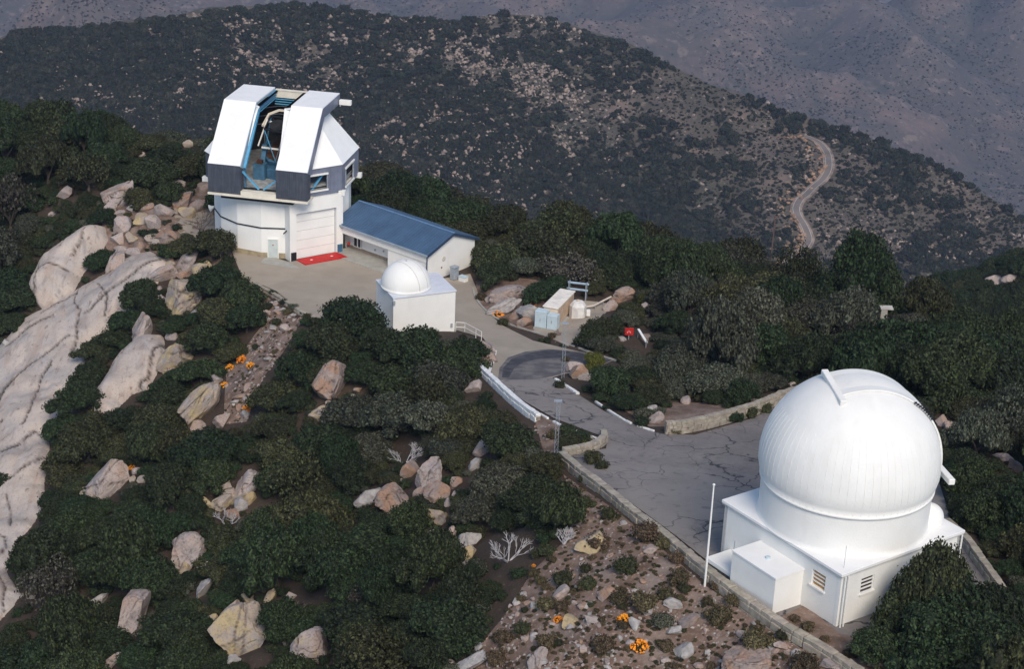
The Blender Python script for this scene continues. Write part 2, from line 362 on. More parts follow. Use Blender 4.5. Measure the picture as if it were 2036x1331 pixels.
def sheet(name, poly, mt, dz, label, step=1.0, parent=None, zfun=None):
    """flat sheet following the ground inside a plan polygon"""
    P = [Vector(p) for p in poly]; ed = []
    for i in range(len(P)):
        a, b = P[i], P[(i+1) % len(P)]; n = max(1, int((b-a).length/step)); ed += [a.lerp(b, k/n) for k in range(n)]
    xs = [p.x for p in P]; ys = [p.y for p in P]; g = []
    XX, YY = np.meshgrid(np.arange(min(xs), max(xs), step), np.arange(min(ys), max(ys), step)); pl = [tuple(p) for p in P]
    ok = pip(pl, XX, YY) & (pdist(pl, XX, YY) > step*.4); g = [Vector((x, y)) for x, y in zip(XX[ok], YY[ok])]
    vs, _, fs, _, _, _ = delaunay_2d_cdt(ed+g, [], [list(range(len(ed)))], 1, 1e-4)
    zf = zfun or (lambda x, y: float(base(np.array(y))))
    mb = MB().add([(v.x, v.y, zf(v.x, v.y)+dz) for v in vs], fs); o = mb.build(name, mt, parent, smooth=True, fix=False)
    bm = bmesh.new(); bm.from_mesh(o.data)
    for f in bm.faces:
        if f.normal.z < 0: f.normal_flip()
    bm.to_mesh(o.data); bm.free()
    return tag(o, label, kind='structure')
gravel_px = [(452, 478), (500, 498), (575, 522), (672, 500), (790, 500), (872, 556), (935, 545), (948, 575), (958, 612), (1000, 648), (1060, 678), (1140, 697), (1222, 716), (1180, 735), (1120, 745), (1098, 752), (1010, 756), (985, 762), (975, 735), (985, 705), (960, 672), (900, 655), (757, 652), (700, 662), (620, 630), (550, 580), (480, 547)]
asph_px = [(985, 762), (1010, 756), (1098, 752), (1200, 818), (1290, 858), (1318, 864), (1380, 866), (1500, 832), (1575, 785), (1680, 800), (1850, 905), (1890, 1035), (1930, 1075), (2005, 1190), (2010, 1270), (1700, 1335), (1560, 1235), (1400, 1112), (1250, 998), (1120, 905), (1205, 893), (1208, 868), (1190, 866), (1100, 832), (1045, 800)]
sheet('gravel_drive', W2(gravel_px), GRAVEL, .02, 'beige gravelled drive between the telescope building and the road bend')
sheet('asphalt_road', W2(asph_px), ASPH, .024, 'cracked grey asphalt road and pad beside the big dome')
sheet('bed_soil', W2([(1548, 1232), (1600, 1205), (1668, 1262), (1780, 1290), (1800, 1340), (1700, 1345)]), RUBSOIL, .05, 'strip of earth between the retaining wall and the big dome building', .6)
sheet('tar_patch', W2([(990, 757), (993, 733), (1010, 712), (1045, 700), (1090, 695), (1150, 700), (1220, 716), (1180, 735), (1120, 743), (1098, 750), (1060, 756)]), TAR2, .032, 'worn grey tar patch at the road bend', .8)
sheet('tar_streak', W2([(998, 752), (1000, 733), (1018, 714), (1055, 702), (1098, 697), (1150, 702), (1215, 717), (1190, 728), (1120, 712), (1075, 714), (1040, 722), (1022, 734), (1012, 752)]), TAR, .040, 'black curved tar streak at the road bend', .6)
sheet('hilltop_clearing', [tuple(px(*p))[:2] for p in [(345, 415), (420, 392), (430, 470), (462, 500), (400, 480), (350, 455)]], GRAVEL, .05, 'bare tan earth left of the telescope building', .8, zfun=gz)
sheet('equipment_yard', [tuple(px(*p))[:2] for p in [(1060, 660), (1085, 625), (1140, 600), (1215, 605), (1190, 640), (1130, 690)]], GRAVEL, .05, 'bare ground around the beige tank', .8, zfun=gz)

# ------------------------------------------------------------------ middle hillside
SCREE = [(1120, 945), (1200, 1000), (1330, 1105), (1400, 1165), (1560, 1275), (1690, 1345), (1690, 1400), (900, 1400), (950, 1290), (1000, 1230), (1050, 1150), (1120, 1080), (1150, 1020)]
SCREE2 = [(500, 565), (600, 640), (570, 690), (520, 760), (490, 840), (445, 845), (450, 745), (490, 690), (520, 650)]
for k_, (pl_, nm_) in enumerate(((SCREE, 'rubble slope below the retaining wall'), (SCREE2, 'rubble strip below the gravel drive'), ([(1060, 826), (1100, 838), (1190, 872), (1190, 890), (1115, 905), (1085, 905), (1070, 860)], 'earth between the white wall and the curved wall'), ([(955, 685), (985, 703), (973, 738), (945, 732), (930, 715)], 'earth beside the road bend'), ([(945, 560), (1080, 560), (1130, 690), (1040, 655), (980, 630), (955, 605)], 'earth round the large flat boulder'), ([(215, 410), (345, 380), (425, 372), (430, 470), (460, 500), (470, 560), (380, 560), (330, 545), (240, 540), (200, 470)], 'earth under the boulder pile'), ([(1590, 800), (1200, 790), (1290, 850), (1330, 850)], 'earth behind the rubble wall'))):
    sheet('rubble_ground', [tuple(px(*p))[:2] for p in pl_], RUBSOIL, .04, 'pinkish stony '+nm_, .8, zfun=gz)
HS = mat('hillside_soil', (.135, .102, .084), .98, .25, .05, 1., .6, col2=(.075, .062, .050))
mixin(HS, f_noise(.012, .46, .58, .65, detail=6), (.032, .038, .025))
mixin(HS, f_noise(.10, .50, .60, .5), (.055, .05, .038))
mixin(HS, f_noise(.9, .50, .60, .5), (.05, .046, .035))
mixin(HS, f_noise(.45, .50, .60, .6), (.075, .07, .05))
mixin(HS, f_noise(.3, .58, .72, .5), (.25, .20, .165))
mixin(HS, f_noise(.04, .60, .70, .5), (.21, .15, .12))
MS = mat('far_mountain_soil', (.118, .086, .076), .98, .25, .004, 1., .1, col2=(.070, .056, .052))
mixin(MS, f_noise(.010, .46, .60, .6), (.050, .048, .044))
mixin(MS, f_noise(.10, .48, .58, .6), (.045, .043, .038))
mixin(MS, f_noise(.022, .50, .60, .6), (.055, .052, .048))
mixin(MS, f_noise(.04, .58, .66, .5), (.22, .165, .14))
mixin(MS, f_noise(.006, .57, .72, .55), (.19, .125, .10))
mixin(MS, f_noise(.15, .62, .70, .6), (.26, .20, .17))
SKY_PX = [(-700, 190), (-300, 130), (0, 82), (30, 66), (123, 58), (206, 54), (314, 43), (442, 20), (590, 9), (663, 13), (737, 30), (835, 38), (880, 45), (909, 45), (958, 31), (1000, 25), (1075, 34), (1153, 61), (1229, 84), (1305, 117), (1407, 168), (1509, 204), (1611, 239), (1738, 280), (1865, 331), (1941, 377), (2036, 438), (2300, 560), (2750, 760)]
NEAR_Y = [(-700, 330), (0, 330), (410, 330), (720, 430), (1050, 530), (1580, 580), (1900, 640), (2036, 660), (2750, 900)]
cols = np.arange(-600, 2680, 4.); R_IN = 230; R_BK = 26
Pm = np.zeros((R_IN+R_BK+1, len(cols), 3)); DB = 1010.
skx, sky_y = zip(*SKY_PX); nx, ny = zip(*NEAR_Y)
for ci, c in enumerate(cols):
    ys = float(np.interp(c, skx, sky_y)); yb = float(np.interp(c, nx, ny))+40
    kb = -ray(c, yb).z; ks = -ray(c, ys).z; g = .33-.05*exp(-((c-1100)/500)**2)
    Ds = (kb*DB+g*DB)/(ks+g)*1.0 if True else 0
    for r in range(R_IN+1):
        s = r/R_IN; y = yb+(ys-yb)*s; k = -ray(c, y).z; D = (kb*DB+g*DB)/(k+g); Pm[r, ci] = at_t(c, y, D)
    top = Vector(Pm[R_IN, ci]); dirv = Vector((ray(c, ys).x, ray(c, ys).y, 0)).normalized()
    for r in range(1, R_BK+1):
        q = r*r*1.1; Pm[R_IN+r, ci] = top+dirv*(q+r*3)-Z_*(.45*q)
fr = np.concatenate([np.linspace(0, 1, R_IN+1), np.ones(R_BK)])[:, None]
dz = fbm2(Pm[..., 0], Pm[..., 1], 90, 5, 11)*13+fbm2(Pm[..., 0]*.8+Pm[..., 1]*.5, Pm[..., 1]*.35, 26, 4, 13, True)*3.2
edge = np.clip(1-np.abs(fr-1)*6, 0, 1)*np.concatenate([np.ones(R_IN+1), np.linspace(1, 0, R_BK)])[:, None]
Pm[..., 2] += dz*(1-.75*edge)+fbm2(Pm[..., 0], Pm[..., 1], 12, 3, 14)*1.6
low = []
for k, (dist, zz) in enumerate(((120, -40), (300, -80), (700, -95))):
    q = Pm[0].copy(); dr_ = q[:, :2]/np.linalg.norm(q[:, :2], axis=1)[:, None]; q[:, :2] -= dr_*dist; q[:, 2] += zz; low.insert(0, q)
Pall = np.concatenate([np.array(low), Pm], 0)
def bvh_of(P):
    r, c, _ = P.shape; I = np.arange(r*c).reshape(r, c); q = np.stack([I[:-1, :-1], I[:-1, 1:], I[1:, 1:], I[1:, :-1]], -1).reshape(-1, 4)
    return BVHTree.FromPolygons(P.reshape(-1, 3).tolist(), q.tolist())
hb = bvh_of(Pall)
def hit(b, x, y):
    h = b.ray_cast(CAM, ray(x, y).normalized()); return h[0]
ROAD_PX = [(1545, 540), (1572, 516), (1596, 497), (1607, 480), (1604, 462), (1596, 445), (1586, 428), (1583, 414), (1590, 400), (1603, 386), (1620, 372), (1636, 357), (1645, 342), (1648, 326), (1645, 308), (1637, 293), (1626, 283), (1612, 275), (1598, 270)]
rp = [hit(hb, *p) for p in ROAD_PX]; rp = [p for p in rp if p]
def smooth_path(P, n=8):
    out = []
    for i in range(len(P)-1):
        p0, p1, p2, p3 = P[max(i-1, 0)], P[i], P[i+1], P[min(i+2, len(P)-1)]
        for k in range(n):
            t = k/n; out.append(.5*((2*p1)+(-p0+p2)*t+(2*p0-5*p1+4*p2-p3)*t*t+(-p0+3*p1-3*p2+p3)*t**3))
    out.append(P[-1]); return out
rs = smooth_path([Vector(p) for p in rp])
zz = np.array([p.z for p in rs]); ker = np.ones(15)/15; zz = np.convolve(np.pad(zz, 7, mode='edge'), ker, 'valid')
for p, z_ in zip(rs, zz): p.z = z_
RA = np.array([tuple(p) for p in rs]); fl = Pall.reshape(-1, 3); near = np.where((fl[:, 0] > RA[:, 0].min()-40) & (fl[:, 0] < RA[:, 0].max()+40) & (fl[:, 1] > RA[:, 1].min()-40) & (fl[:, 1] < RA[:, 1].max()+40))[0]
dd_ = np.hypot(fl[near, None, 0]-RA[None, :, 0], fl[near, None, 1]-RA[None, :, 1]); j = dd_.argmin(1); dm = dd_[np.arange(len(near)), j]
wgt = np.clip((14-dm)/9, 0, 1); fl[near, 2] = fl[near, 2]*(1-wgt)+(RA[j, 2]-.5)*wgt; Pall = fl.reshape(Pall.shape)
hillside = grid_mesh('hillside', Pall, HS); tag(hillside, 'scrub and boulder covered hillside across the valley', kind='structure')
hb = bvh_of(Pall)
RD = mat('pale_hill_road', (.16, .135, .12), .9, .15, .1); CUT = mat('orange_road_cut', (.30, .185, .115), .95, .25, .1, .5, 1)
def strip(name, path, w0, w1, dz, mt, label):
    vs = []; fs = []
    for i, p in enumerate(path):
        d = (path[min(i+1, len(path)-1)]-path[max(i-1, 0)]); d.z = 0; d.normalize(); s = Vector((d.y, -d.x, 0)); vs += [p+s*w0+Z_*dz, p+s*w1+Z_*dz]
        if i: fs.append((2*i-2, 2*i-1, 2*i+1, 2*i))
    o = MB().add(vs, fs).build(name, mt, fix=False); return tag(o, label, kind='structure')
strip('hill_road', rs, -2.2, 2.2, .45, RD, 'winding paved road descending the far hillside')
strip('road_shoulder', rs, -3.6, 3.6, .2, mat('shoulder_gravel', (.23, .175, .14), .95, .4, .2), 'pale gravel shoulder of the winding hillside road')
PALE = mat('road_line_paint', (.40, .38, .35), .8, .1, .3)
for s_ in (-2.1, 1.8): strip('road_edge_line', rs, s_, s_+.3, .5, PALE, 'pale edge line of the winding hillside road')

# ------------------------------------------------------------------ far mountains and plain
u = np.linspace(0, 1, 520); v = np.linspace(0, 1, 560)
xs_ = -2600+6000*u; ys_ = 1500+4700*v; FX, FY = np.meshgrid(xs_, ys_)
FZ = -875+fbm2(FX, FY, 1500, 3, 21, True)*190+fbm2(FX, FY, 620, 3, 22, True)*120+fbm2(FX, FY, 300, 5, 24)*90+fbm2(FX, FY, 110, 4, 23)*24
def ridge_line(pts, amp, wd):
    global FZ
    P = [tuple(at_z(x, y, -820))[:2] for x, y in pts]; d = pdist(P, FX, FY, False); FZ = np.maximum(FZ, -905+amp*np.exp(-d/wd))
ridge_line([(1250, 230), (1420, 140), (1540, 65), (1680, 120), (1800, 200)], 210, 260)
ridge_line([(1850, 90), (1930, 60), (2036, 120)], 260, 200)
ridge_line([(150, 20), (320, 25), (420, 5)], 330, 240)
back_d = FY-np.interp(FX, [-2600, 0, 300, 740, 1100, 3400], [6000, 5600, 4300, 3750, 3500, 2800]); FZ = np.where(back_d > 0, np.maximum(FZ-back_d*.45, -1190), FZ)
FZ = np.where(FY < 1750, FZ-(1750-FY)*.6, FZ)
def boxblur(A, k):
    for ax in (0, 1):
        c = np.cumsum(np.pad(A, [(k+1, k) if i == ax else (0, 0) for i in (0, 1)], mode='edge'), axis=ax); n_ = A.shape[ax]
        A = (np.take(c, range(2*k+1, 2*k+1+n_), axis=ax)-np.take(c, range(0, n_), axis=ax))/(2*k+1)
    return A
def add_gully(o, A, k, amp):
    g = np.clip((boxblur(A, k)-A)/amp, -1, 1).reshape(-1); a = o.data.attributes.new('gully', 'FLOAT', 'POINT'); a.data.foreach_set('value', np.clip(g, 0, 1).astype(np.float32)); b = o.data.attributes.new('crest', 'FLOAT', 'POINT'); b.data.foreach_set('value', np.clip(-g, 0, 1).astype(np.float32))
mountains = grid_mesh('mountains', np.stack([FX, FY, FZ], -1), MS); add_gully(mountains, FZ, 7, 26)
mixin(MS, f_attr('gully', .85), (.032, .038, .034)); mixin(MS, f_attr('crest', .25), (.17, .13, .11)); tag(mountains, 'purple brown distant desert mountains', kind='structure')  # brush-dark gullies and pale crests painted in as relief shading under soft light
PL = mat('desert_plain_soil', (.10, .095, .075), .98, .2, .002, col2=(.055, .065, .055))
a_ = np.linspace(-1, 1, 90); px_, py_ = np.meshgrid(np.sign(a_)*np.abs(a_)**2*32000, np.sign(a_)*np.abs(a_)**2*32000+1500)
grid_mesh('desert_plain', np.stack([px_, py_, -1200+fbm2(px_, py_, 4000, 4, 31)*35], -1), PL); tag(bpy.data.objects['desert_plain'], 'hazy blue desert plain below the mountains', kind='structure')
# ------------------------------------------------------------------ air
hz = MB().box((0, 1500, 0), X_, Y_, Z_, (-33000, 33000), (-33000, 33000), (-1300, 66)).build('haze', [], None)
hm = bpy.data.materials.new('haze_air'); hm.use_nodes = True; n, l = nodes_of(hm); n.clear()
pv = n.new('ShaderNodeVolumePrincipled'); pv.inputs['Color'].default_value = (.60, .73, 1.0, 1); pv.inputs['Density'].default_value = .00007; pv.inputs['Anisotropy'].default_value = 0
om = n.new('ShaderNodeOutputMaterial'); l.new(pv.outputs[0], om.inputs['Volume']); hz.data.materials.clear(); hz.data.materials.append(hm)
tag(hz, 'thin bluish air over the valleys', kind='stuff')
# ------------------------------------------------------------------ telescope enclosure (octagon with open slot)
def frame(yawdeg):
    y = radians(yawdeg); return Vector((cos(y), sin(y), 0)), Vector((sin(y), -cos(y), 0))
UU, NN = frame(-10.651); WO = Vector((-26.246, 194.571, -13.0))
def w_(u, n, z): return WO+UU*u+NN*n+Z_*z
obs = thing('telescope_building', WO, 'large white telescope enclosure with two raised shutters and open slot on round base', 'observatory')
AP = 7.8; CR = AP/cos(pi/8)
def ang(a, r): a = radians(a); return r*sin(a), r*cos(a)     # 0 = front, positive towards +u
# drum, sixteen sided
def ring(z, r, offs=0., n=16): return [w_(*ang(22.5*k+offs, r), z) for k in range(n)]
for k in range(16):
    if k in (1, 2): continue
    a0, a1 = 22.5*k, 22.5*(k+1); mb = MB()
    P0, P1 = ang(a0, 7.62), ang(a1, 7.62); Q0, Q1 = ang(a0, 7.37), ang(a1, 7.37)
    mb.prism([w_(*P0, .6), w_(*P1, .6), w_(*Q1, .6), w_(*Q0, .6)], Z_*6.25); mb.build('wall_panel', WHITE, obs)
mb = MB()
for k in range(16):
    if k in (1, 2): continue
    P0, P1 = ang(22.5*k, 7.66), ang(22.5*(k+1), 7.66); Q0, Q1 = ang(22.5*k, 7.3), ang(22.5*(k+1), 7.3)
    mb.prism([w_(*P0, -.3), w_(*P1, -.3), w_(*Q1, -.3), w_(*Q0, -.3)], Z_*.9)
mb.build('base_course', TAN, obs)
mb = MB()
for k in list(range(10, 16))+[0]:
    P0, P1 = ang(22.5*k, 7.68), ang(22.5*(k+1), 7.68); mb.bar(w_(*P0, 3.45), w_(*P1, 3.45), .06, .13)
P0 = ang(22.5, 7.68); mb.bar(w_(*P0, 3.45), w_(2.62, 7.95, 3.15), .06, .13); mb.build('black_conduit', BLACK, obs)
# garage bay on the facet between 22.5 and 67.5 degrees
nb = (NN+UU).normalized(); tb = (UU-NN).normalized()          # outwards / along to the right
def b_(t, d, z): return WO+nb*d+tb*t+Z_*z
by = MB(); by.box(b_(0, 0, 0), tb, nb, Z_, (-3.25, -2.45), (6.4, 8.0), (-.3, 6.85)); by.box(b_(0, 0, 0), tb, nb, Z_, (2.45, 3.25), (6.4, 8.0), (-.3, 6.85)); by.box(b_(0, 0, 0), tb, nb, Z_, (-2.45, 2.45), (6.4, 8.0), (5.35, 6.85)); by.build('garage_bay', WHITE, obs)
gd = MB()
for k in range(5): gd.box(b_(0, 0, 0), tb, nb, Z_, (-2.44, 2.44), (7.5, 7.62+.0*k), (0.02+k*1.066, 1.05+k*1.066))
gdo = gd.build('roller_door', WHITE, obs, bevel=.012)
fr_ = MB(); fr_.box(b_(0, 0, 0), tb, nb, Z_, (-2.45, 2.45), (7.62, 7.70), (5.30, 5.36)); fr_.box(b_(0, 0, 0), tb, nb, Z_, (2.40, 2.45), (7.62, 7.70), (0, 5.3)); fr_.build('door_track', METAL, gdo)
for s in (-2.85, 2.85):
    MB().box(b_(s, 8.0, 0), tb, nb, Z_, (-.30, .30), (0.003, .14), (0, 1.0)).build('corner_guard', BLACK if s < 0 else MATS['dark_blue_panel'], obs)
# personnel door
pd_ = MB(); A0 = Vector(w_(*ang(5.5, 7.5), 0)); A1 = Vector(w_(*ang(14.5, 7.5), 0)); dx = (A1-A0).normalized(); dn = Vector((dx.y, -dx.x, 0)); dn = dn if dn.dot(NN) > 0 else -dn
door = MB().box(A0, dx, dn, Z_, (0, 1.05), (0.02, .09), (0, 2.15)).build('door', mat('pale_grey_green_door', (.50, .55, .52), .6, .05, 2), obs)
fm = MB(); fm.box(A0, dx, dn, Z_, (-.08, 0), (-.05, .14), (0, 2.25)); fm.box(A0, dx, dn, Z_, (1.05, 1.13), (-.05, .14), (0, 2.25)); fm.box(A0, dx, dn, Z_, (0, 1.05), (-.05, .14), (2.15, 2.25)); fm.build('door_frame', WHITE, door)
MB().box(A0, dx, dn, Z_, (.46, .6), (.09, .10), (1.45, 1.6)).build('door_notice', mat('red_brown_notice', (.35, .06, .03)), door)
MB().box(A0, dx, dn, Z_, (.9, .97), (.09, .15), (1.0, 1.06)).build('door_handle', METAL, door)
MB().box(w_(-6.6, 3.6, 1.7), -UU, NN, Z_, (.0, 0), (0, 0), (0, 0))
sp_ = MB().lathe(w_(-7.3, 2.2, 3.3), [(.12, 0), (.18, .25), (.42, .6)], 12, (-UU+NN*.3-Z_*.35), capb=True).build('horn_lamp', WHITE, obs)
MB().box(w_(*ang(-28.5, 7.62), 1.0), UU, NN, Z_, (0, .3), (0, .1), (0, .55)).build('meter_box', mat('pale_teal_box', (.35, .48, .50)), obs)
# ring beam and upper octagon walls
rb = MB()
for k in range(8):
    a0 = -22.5+45*k; P0, P1 = ang(a0, CR*.985), ang(a0+45, CR*.985); Q0, Q1 = ang(a0, CR*.86), ang(a0+45, CR*.86)
    rb.prism([w_(*P0, 6.75), w_(*P1, 6.75), w_(*Q1, 6.75), w_(*Q0, 6.75)], Z_*.28)
rb.build('ring_beam', WHITE, obs)
fl = MB(); fl.add([w_(*ang(-22.5+45*k, CR*.97), 7.9) for k in range(8)]+[w_(*ang(-22.5+45*k, CR*.97), 7.6) for k in range(8)], [tuple(range(8)), tuple(range(15, 7, -1))]); fl.build('observing_floor', mat('worn_grey_floor', (.33, .34, .33), .85, .25, 2.), obs)
def facet(k, opening, m_=SIDING2, z0=6.95, z1=10.1):
    """one wall of the octagon; k=0 is the front; opening = (t0,t1,zb,zt) along the wall"""
    a = radians(45*k); on = NN*cos(a)+UU*sin(a); ot = UU*cos(a)-NN*sin(a); hw = AP*tan(pi/8)
    def q(t, d, z): return WO+ot*t+on*d+Z_*z
    pan = MB()
    def bx(t0, t1, za, zb_): pan.box(WO+on*0, ot, on, Z_, (t0, t1), (AP-.12, AP), (za, zb_))
    if opening:
        t0, t1, zb, zt = opening; bx(-hw, t0, z0, z1); bx(t1, hw, z0, z1); bx(t0, t1, z0, zb); bx(t0, t1, zt, z1)
    else: bx(-hw, hw, z0, z1)
    p_ = pan.build('upper_wall', m_, obs)
    # standing seams
    n_ = 14; sm = MB()
    for i in range(n_+1):
        t = -hw+.06+(2*hw-.12)*i/n_
        if opening and t0-.02 < t < t1+.02: sm.box(WO, ot, on, Z_, (t-.02, t+.02), (AP+.001, AP+.03), (z0, zb)); sm.box(WO, ot, on, Z_, (t-.02, t+.02), (AP+.001, AP+.03), (zt, z1))
        else: sm.box(WO, ot, on, Z_, (t-.02, t+.02), (AP+.001, AP+.03), (z0, z1))
    s_ = sm.build('wall_seams', m_, p_); s_['kind'] = 'stuff'
    if opening:
        for za_, zb2 in ((zt-.02, zt+.16), (zb-.16, zb+.02)): MB().box(WO, ot, on, Z_, (t0-.15, t1+.05), (AP+.005, AP+.16), (za_, zb2)).build('vent_rail', WHITE, p_)
        for ta_ in (t0, t1-.08): MB().box(WO, ot, on, Z_, (ta_, ta_+.08), (AP-.1, AP+.08), (zb, zt)).build('vent_jamb', METAL, p_)
        br = MB(); mid = (t0+t1)/2
        br.bar(q(t0-.2, AP-.5, zb+.9), q(mid-.3, AP-.5, zb-.2), .16); br.bar(q(mid-.3, AP-.5, zb-.2), q(t1-.1, AP-.5, zt+.1), .2); br.build('blue_brace', BLUE, p_)
    return p_
OP = (-1.3, 1.9, 7.65, 9.25)
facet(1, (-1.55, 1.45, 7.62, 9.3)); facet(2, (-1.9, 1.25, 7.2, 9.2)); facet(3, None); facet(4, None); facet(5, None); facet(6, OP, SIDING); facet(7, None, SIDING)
hw = AP*tan(pi/8)
for a0, nm in ((22.5, 0), (67.5, 0), (-22.5, 0), (-67.5, 0), (112.5, 0), (-112.5, 0)):
    p = w_(*ang(a0, CR*1.0), 6.6); MB().box(p, UU, NN, Z_, (-.38, .38), (-.3, .3), (0, .55)).build('roller_box', WHITE, obs, bevel=.03)
# roof: truncated pyramid, cut by the slot
F0 = .45; ZT = 15.85
def rp_(a, f, z): u_, n_ = ang(a, CR*f); return w_(u_, n_, z)
for k in range(1, 8):
    a0 = -22.5+45*k; O = [rp_(a0, 1.015, 10.1), rp_(a0+45, 1.015, 10.1), rp_(a0+45, F0, ZT), rp_(a0, F0, ZT)]
    nn = (O[1]-O[0]).cross(O[3]-O[0]).normalized(); nn = nn if nn.z > 0 else -nn
    MB().prism(O, -nn*.12).build('roof_facet', BRIGHT, obs)
hw0 = CR*sin(pi/8)*1.015
for (u0, u1) in ((-hw0, -1.95), (2.05, hw0)):
    f = lambda u: w_(u, AP*1.015, 10.1)
    ut0 = max(-CR*F0*sin(pi/8), min(CR*F0*sin(pi/8), u0)); ut1 = max(-CR*F0*sin(pi/8), min(CR*F0*sin(pi/8), u1))
    MB().prism([f(u0), f(u1), w_(ut1, AP*F0, ZT), w_(ut0, AP*F0, ZT)], -(NN*.6+Z_*.5)*.1).build('roof_facet', BRIGHT, obs)
h3 = CR*F0*sin(pi/8); a3 = AP*F0
for P in ([(-1.95, a3), (-h3, a3), (-a3, h3), (-a3, -h3), (-h3, -a3), (-1.95, -a3)], [(2.05, a3), (2.05, -a3), (h3, -a3), (a3, -h3), (a3, h3), (h3, a3)][::1]):
    P = [p for p in P]; MB().prism([w_(u, n, ZT-.1) for u, n in P], Z_*.1).build('roof_top', BRIGHT, obs)
MB().prism([w_(-1.94, -a3, ZT-.1), w_(2.04, -a3, ZT-.1), w_(2.04, -3.12, ZT-.1), w_(-1.94, -3.12, ZT-.1)], Z_*.1).build('roof_top', BRIGHT, obs)
# the two shutters
def shutter(u0, u1, outer):
    s = 1
    prof_o = [(8.9, 7.5), (8.9, 10.65), (3.3, 16.2), (-3.1, 16.2)]; prof_i = [(-3.1, 15.0), (2.75, 15.0), (7.85, 9.95), (7.85, 7.5)]
    # top skin in three panels, side cheeks, front
    def q(u, p): return w_(u, p[0], p[1])
    sh = MB().prism([q(u0, p) for p in prof_o+prof_i][1:7], UU*(u1-u0)).build('shutter', BRIGHT, obs)
    fp = MB(); fp.box(WO, UU, NN, Z_, (u0-.003, u1+.003), (7.86, 8.9), (7.5, 10.6)); f_ = fp.build('shutter_front', SIDING, sh)
    sm = MB()
    for i in range(16): t = u0+.08+(u1-u0-.16)*i/15; sm.box(WO, UU, NN, Z_, (t-.022, t+.022), (8.901, 8.94), (7.5, 10.55))
    for i in range(5):
        t = 7.95+i*.21
        for uu in (u0, u1): sm.box(WO, UU, NN, Z_, (uu-.03, uu+.03), (t-.02, t+.02), (7.5, 10.3))
    s_ = sm.build('front_seams', SIDING, sh); s_['kind'] = 'stuff'
    # grey outer cheek
    ck = MB(); e = .03 if outer > 0 else -.03; uo = u1 if outer > 0 else u0; ck.prism([w_(uo, a, b) for a, b in ((3.25, 16.12), (-3.1, 16.12), (-3.1, 15.02), (2.72, 15.02), (7.8, 10.0), (8.8, 10.5))], UU*e); ck.build('side_cheek', SIDING2, sh)
    ui = u0 if outer > 0 else u1; e = -.03 if outer > 0 else .03
    ck = MB(); ck.prism([w_(ui, a, b) for a, b in ((3.28, 16.1), (-3.1, 16.1), (-3.1, 15.02), (2.72, 15.02), (7.8, 10.0), (8.85, 10.5))], UU*e); ck.build('inner_cheek', mat('pale_blue_steel_%d' % (outer > 0), (.32, .42, .48), .6, .15, 3), sh)
    # blue girders inside
    e = .0
    for k in range(4):
        zz_ = 15.85-k*.28; uu = ui+(.12 if outer < 0 else -.12)
        MB().bar(w_(uu, 3.0-k*.2, zz_-.1), w_(uu, -3.05, zz_), .09).build('blue_rail', BLUE, sh)
    uu = ui+(.16 if outer < 0 else -.16); MB().bar(w_(uu, 2.9, 15.4), w_(uu, 7.9, 10.1), .28, .34).build('blue_girder', BLUE, sh)
    MB().bar(w_(uu, 7.75, 10.3), w_(uu, 7.75, 7.95), .2).build('blue_post', BLUED, sh)
    return sh
shL = shutter(-5.45, -1.8, -1); shR = shutter(2.16, 5.66, 1)
MB().box(w_(6.0, -2.75, 15.3), UU, NN, Z_, (-.25, 1.1), (-.25, .25), (-.28, .28)).build('shutter_motor_box', WHITE, obs, bevel=.04)
MB().box(w_(5.69, -3.1, 14.9), UU, NN, Z_, (0, .12), (0, .12), (-.2, .2)).build('bracket', WHITE, obs)
bb = MB(); bb.box(WO, UU, NN, Z_, (-1.79, 2.15), (-3.5, -3.12), (15.05, 15.95)); bb.build('rear_crossbeam', CREAM, obs)
for k in range(3): MB().bar(w_(-1.8, -3.0, 14.9-.28*k), w_(2.15, -3.0, 14.9-.28*k), .1).build('blue_rail', BLUE, obs)
arch = MB(); prev = None
for i in range(7):
    a = radians(200-i*220/6*.5-0); 
ap_ = [(-1.78, 1.4, 13.0), (-1.74, -.8, 13.75), (-.83, -1.5, 14.07), (.33, -1.5, 14.06), (2.1, -1.5, 14.0)]
for p, q in zip(ap_, ap_[1:]): arch.bar(w_(*p), w_(*q), .22, .2)
arch.build('slot_arch', CREAM, obs)
for (p, q) in (((-1.8, 8.25, 9.9), (.05, 8.25, 8.05)), ((.55, 8.25, 8.05), (2.15, 8.25, 9.35))): MB().bar(w_(*p), w_(*q), .17).build('blue_brace', BLUE, obs)
MB().box(WO, UU, NN, Z_, (-1.79, 2.15), (8.2, 8.95), (7.42, 7.86)).build('slot_sill', CREAM, obs)
led = MB(); led.box(WO, UU, NN, Z_, (-5.5, 5.7), (7.0, 9.0), (7.18, 7.41)); led.build('front_ledge', CREAM, obs)
und = MB(); und.box(WO, UU, NN, Z_, (-4.2, 3.9), (6.9, 8.45), (6.72, 7.17)); und.build('ledge_shadow', BLACK, obs)  # black box painted in for the shadow beneath the overhanging front
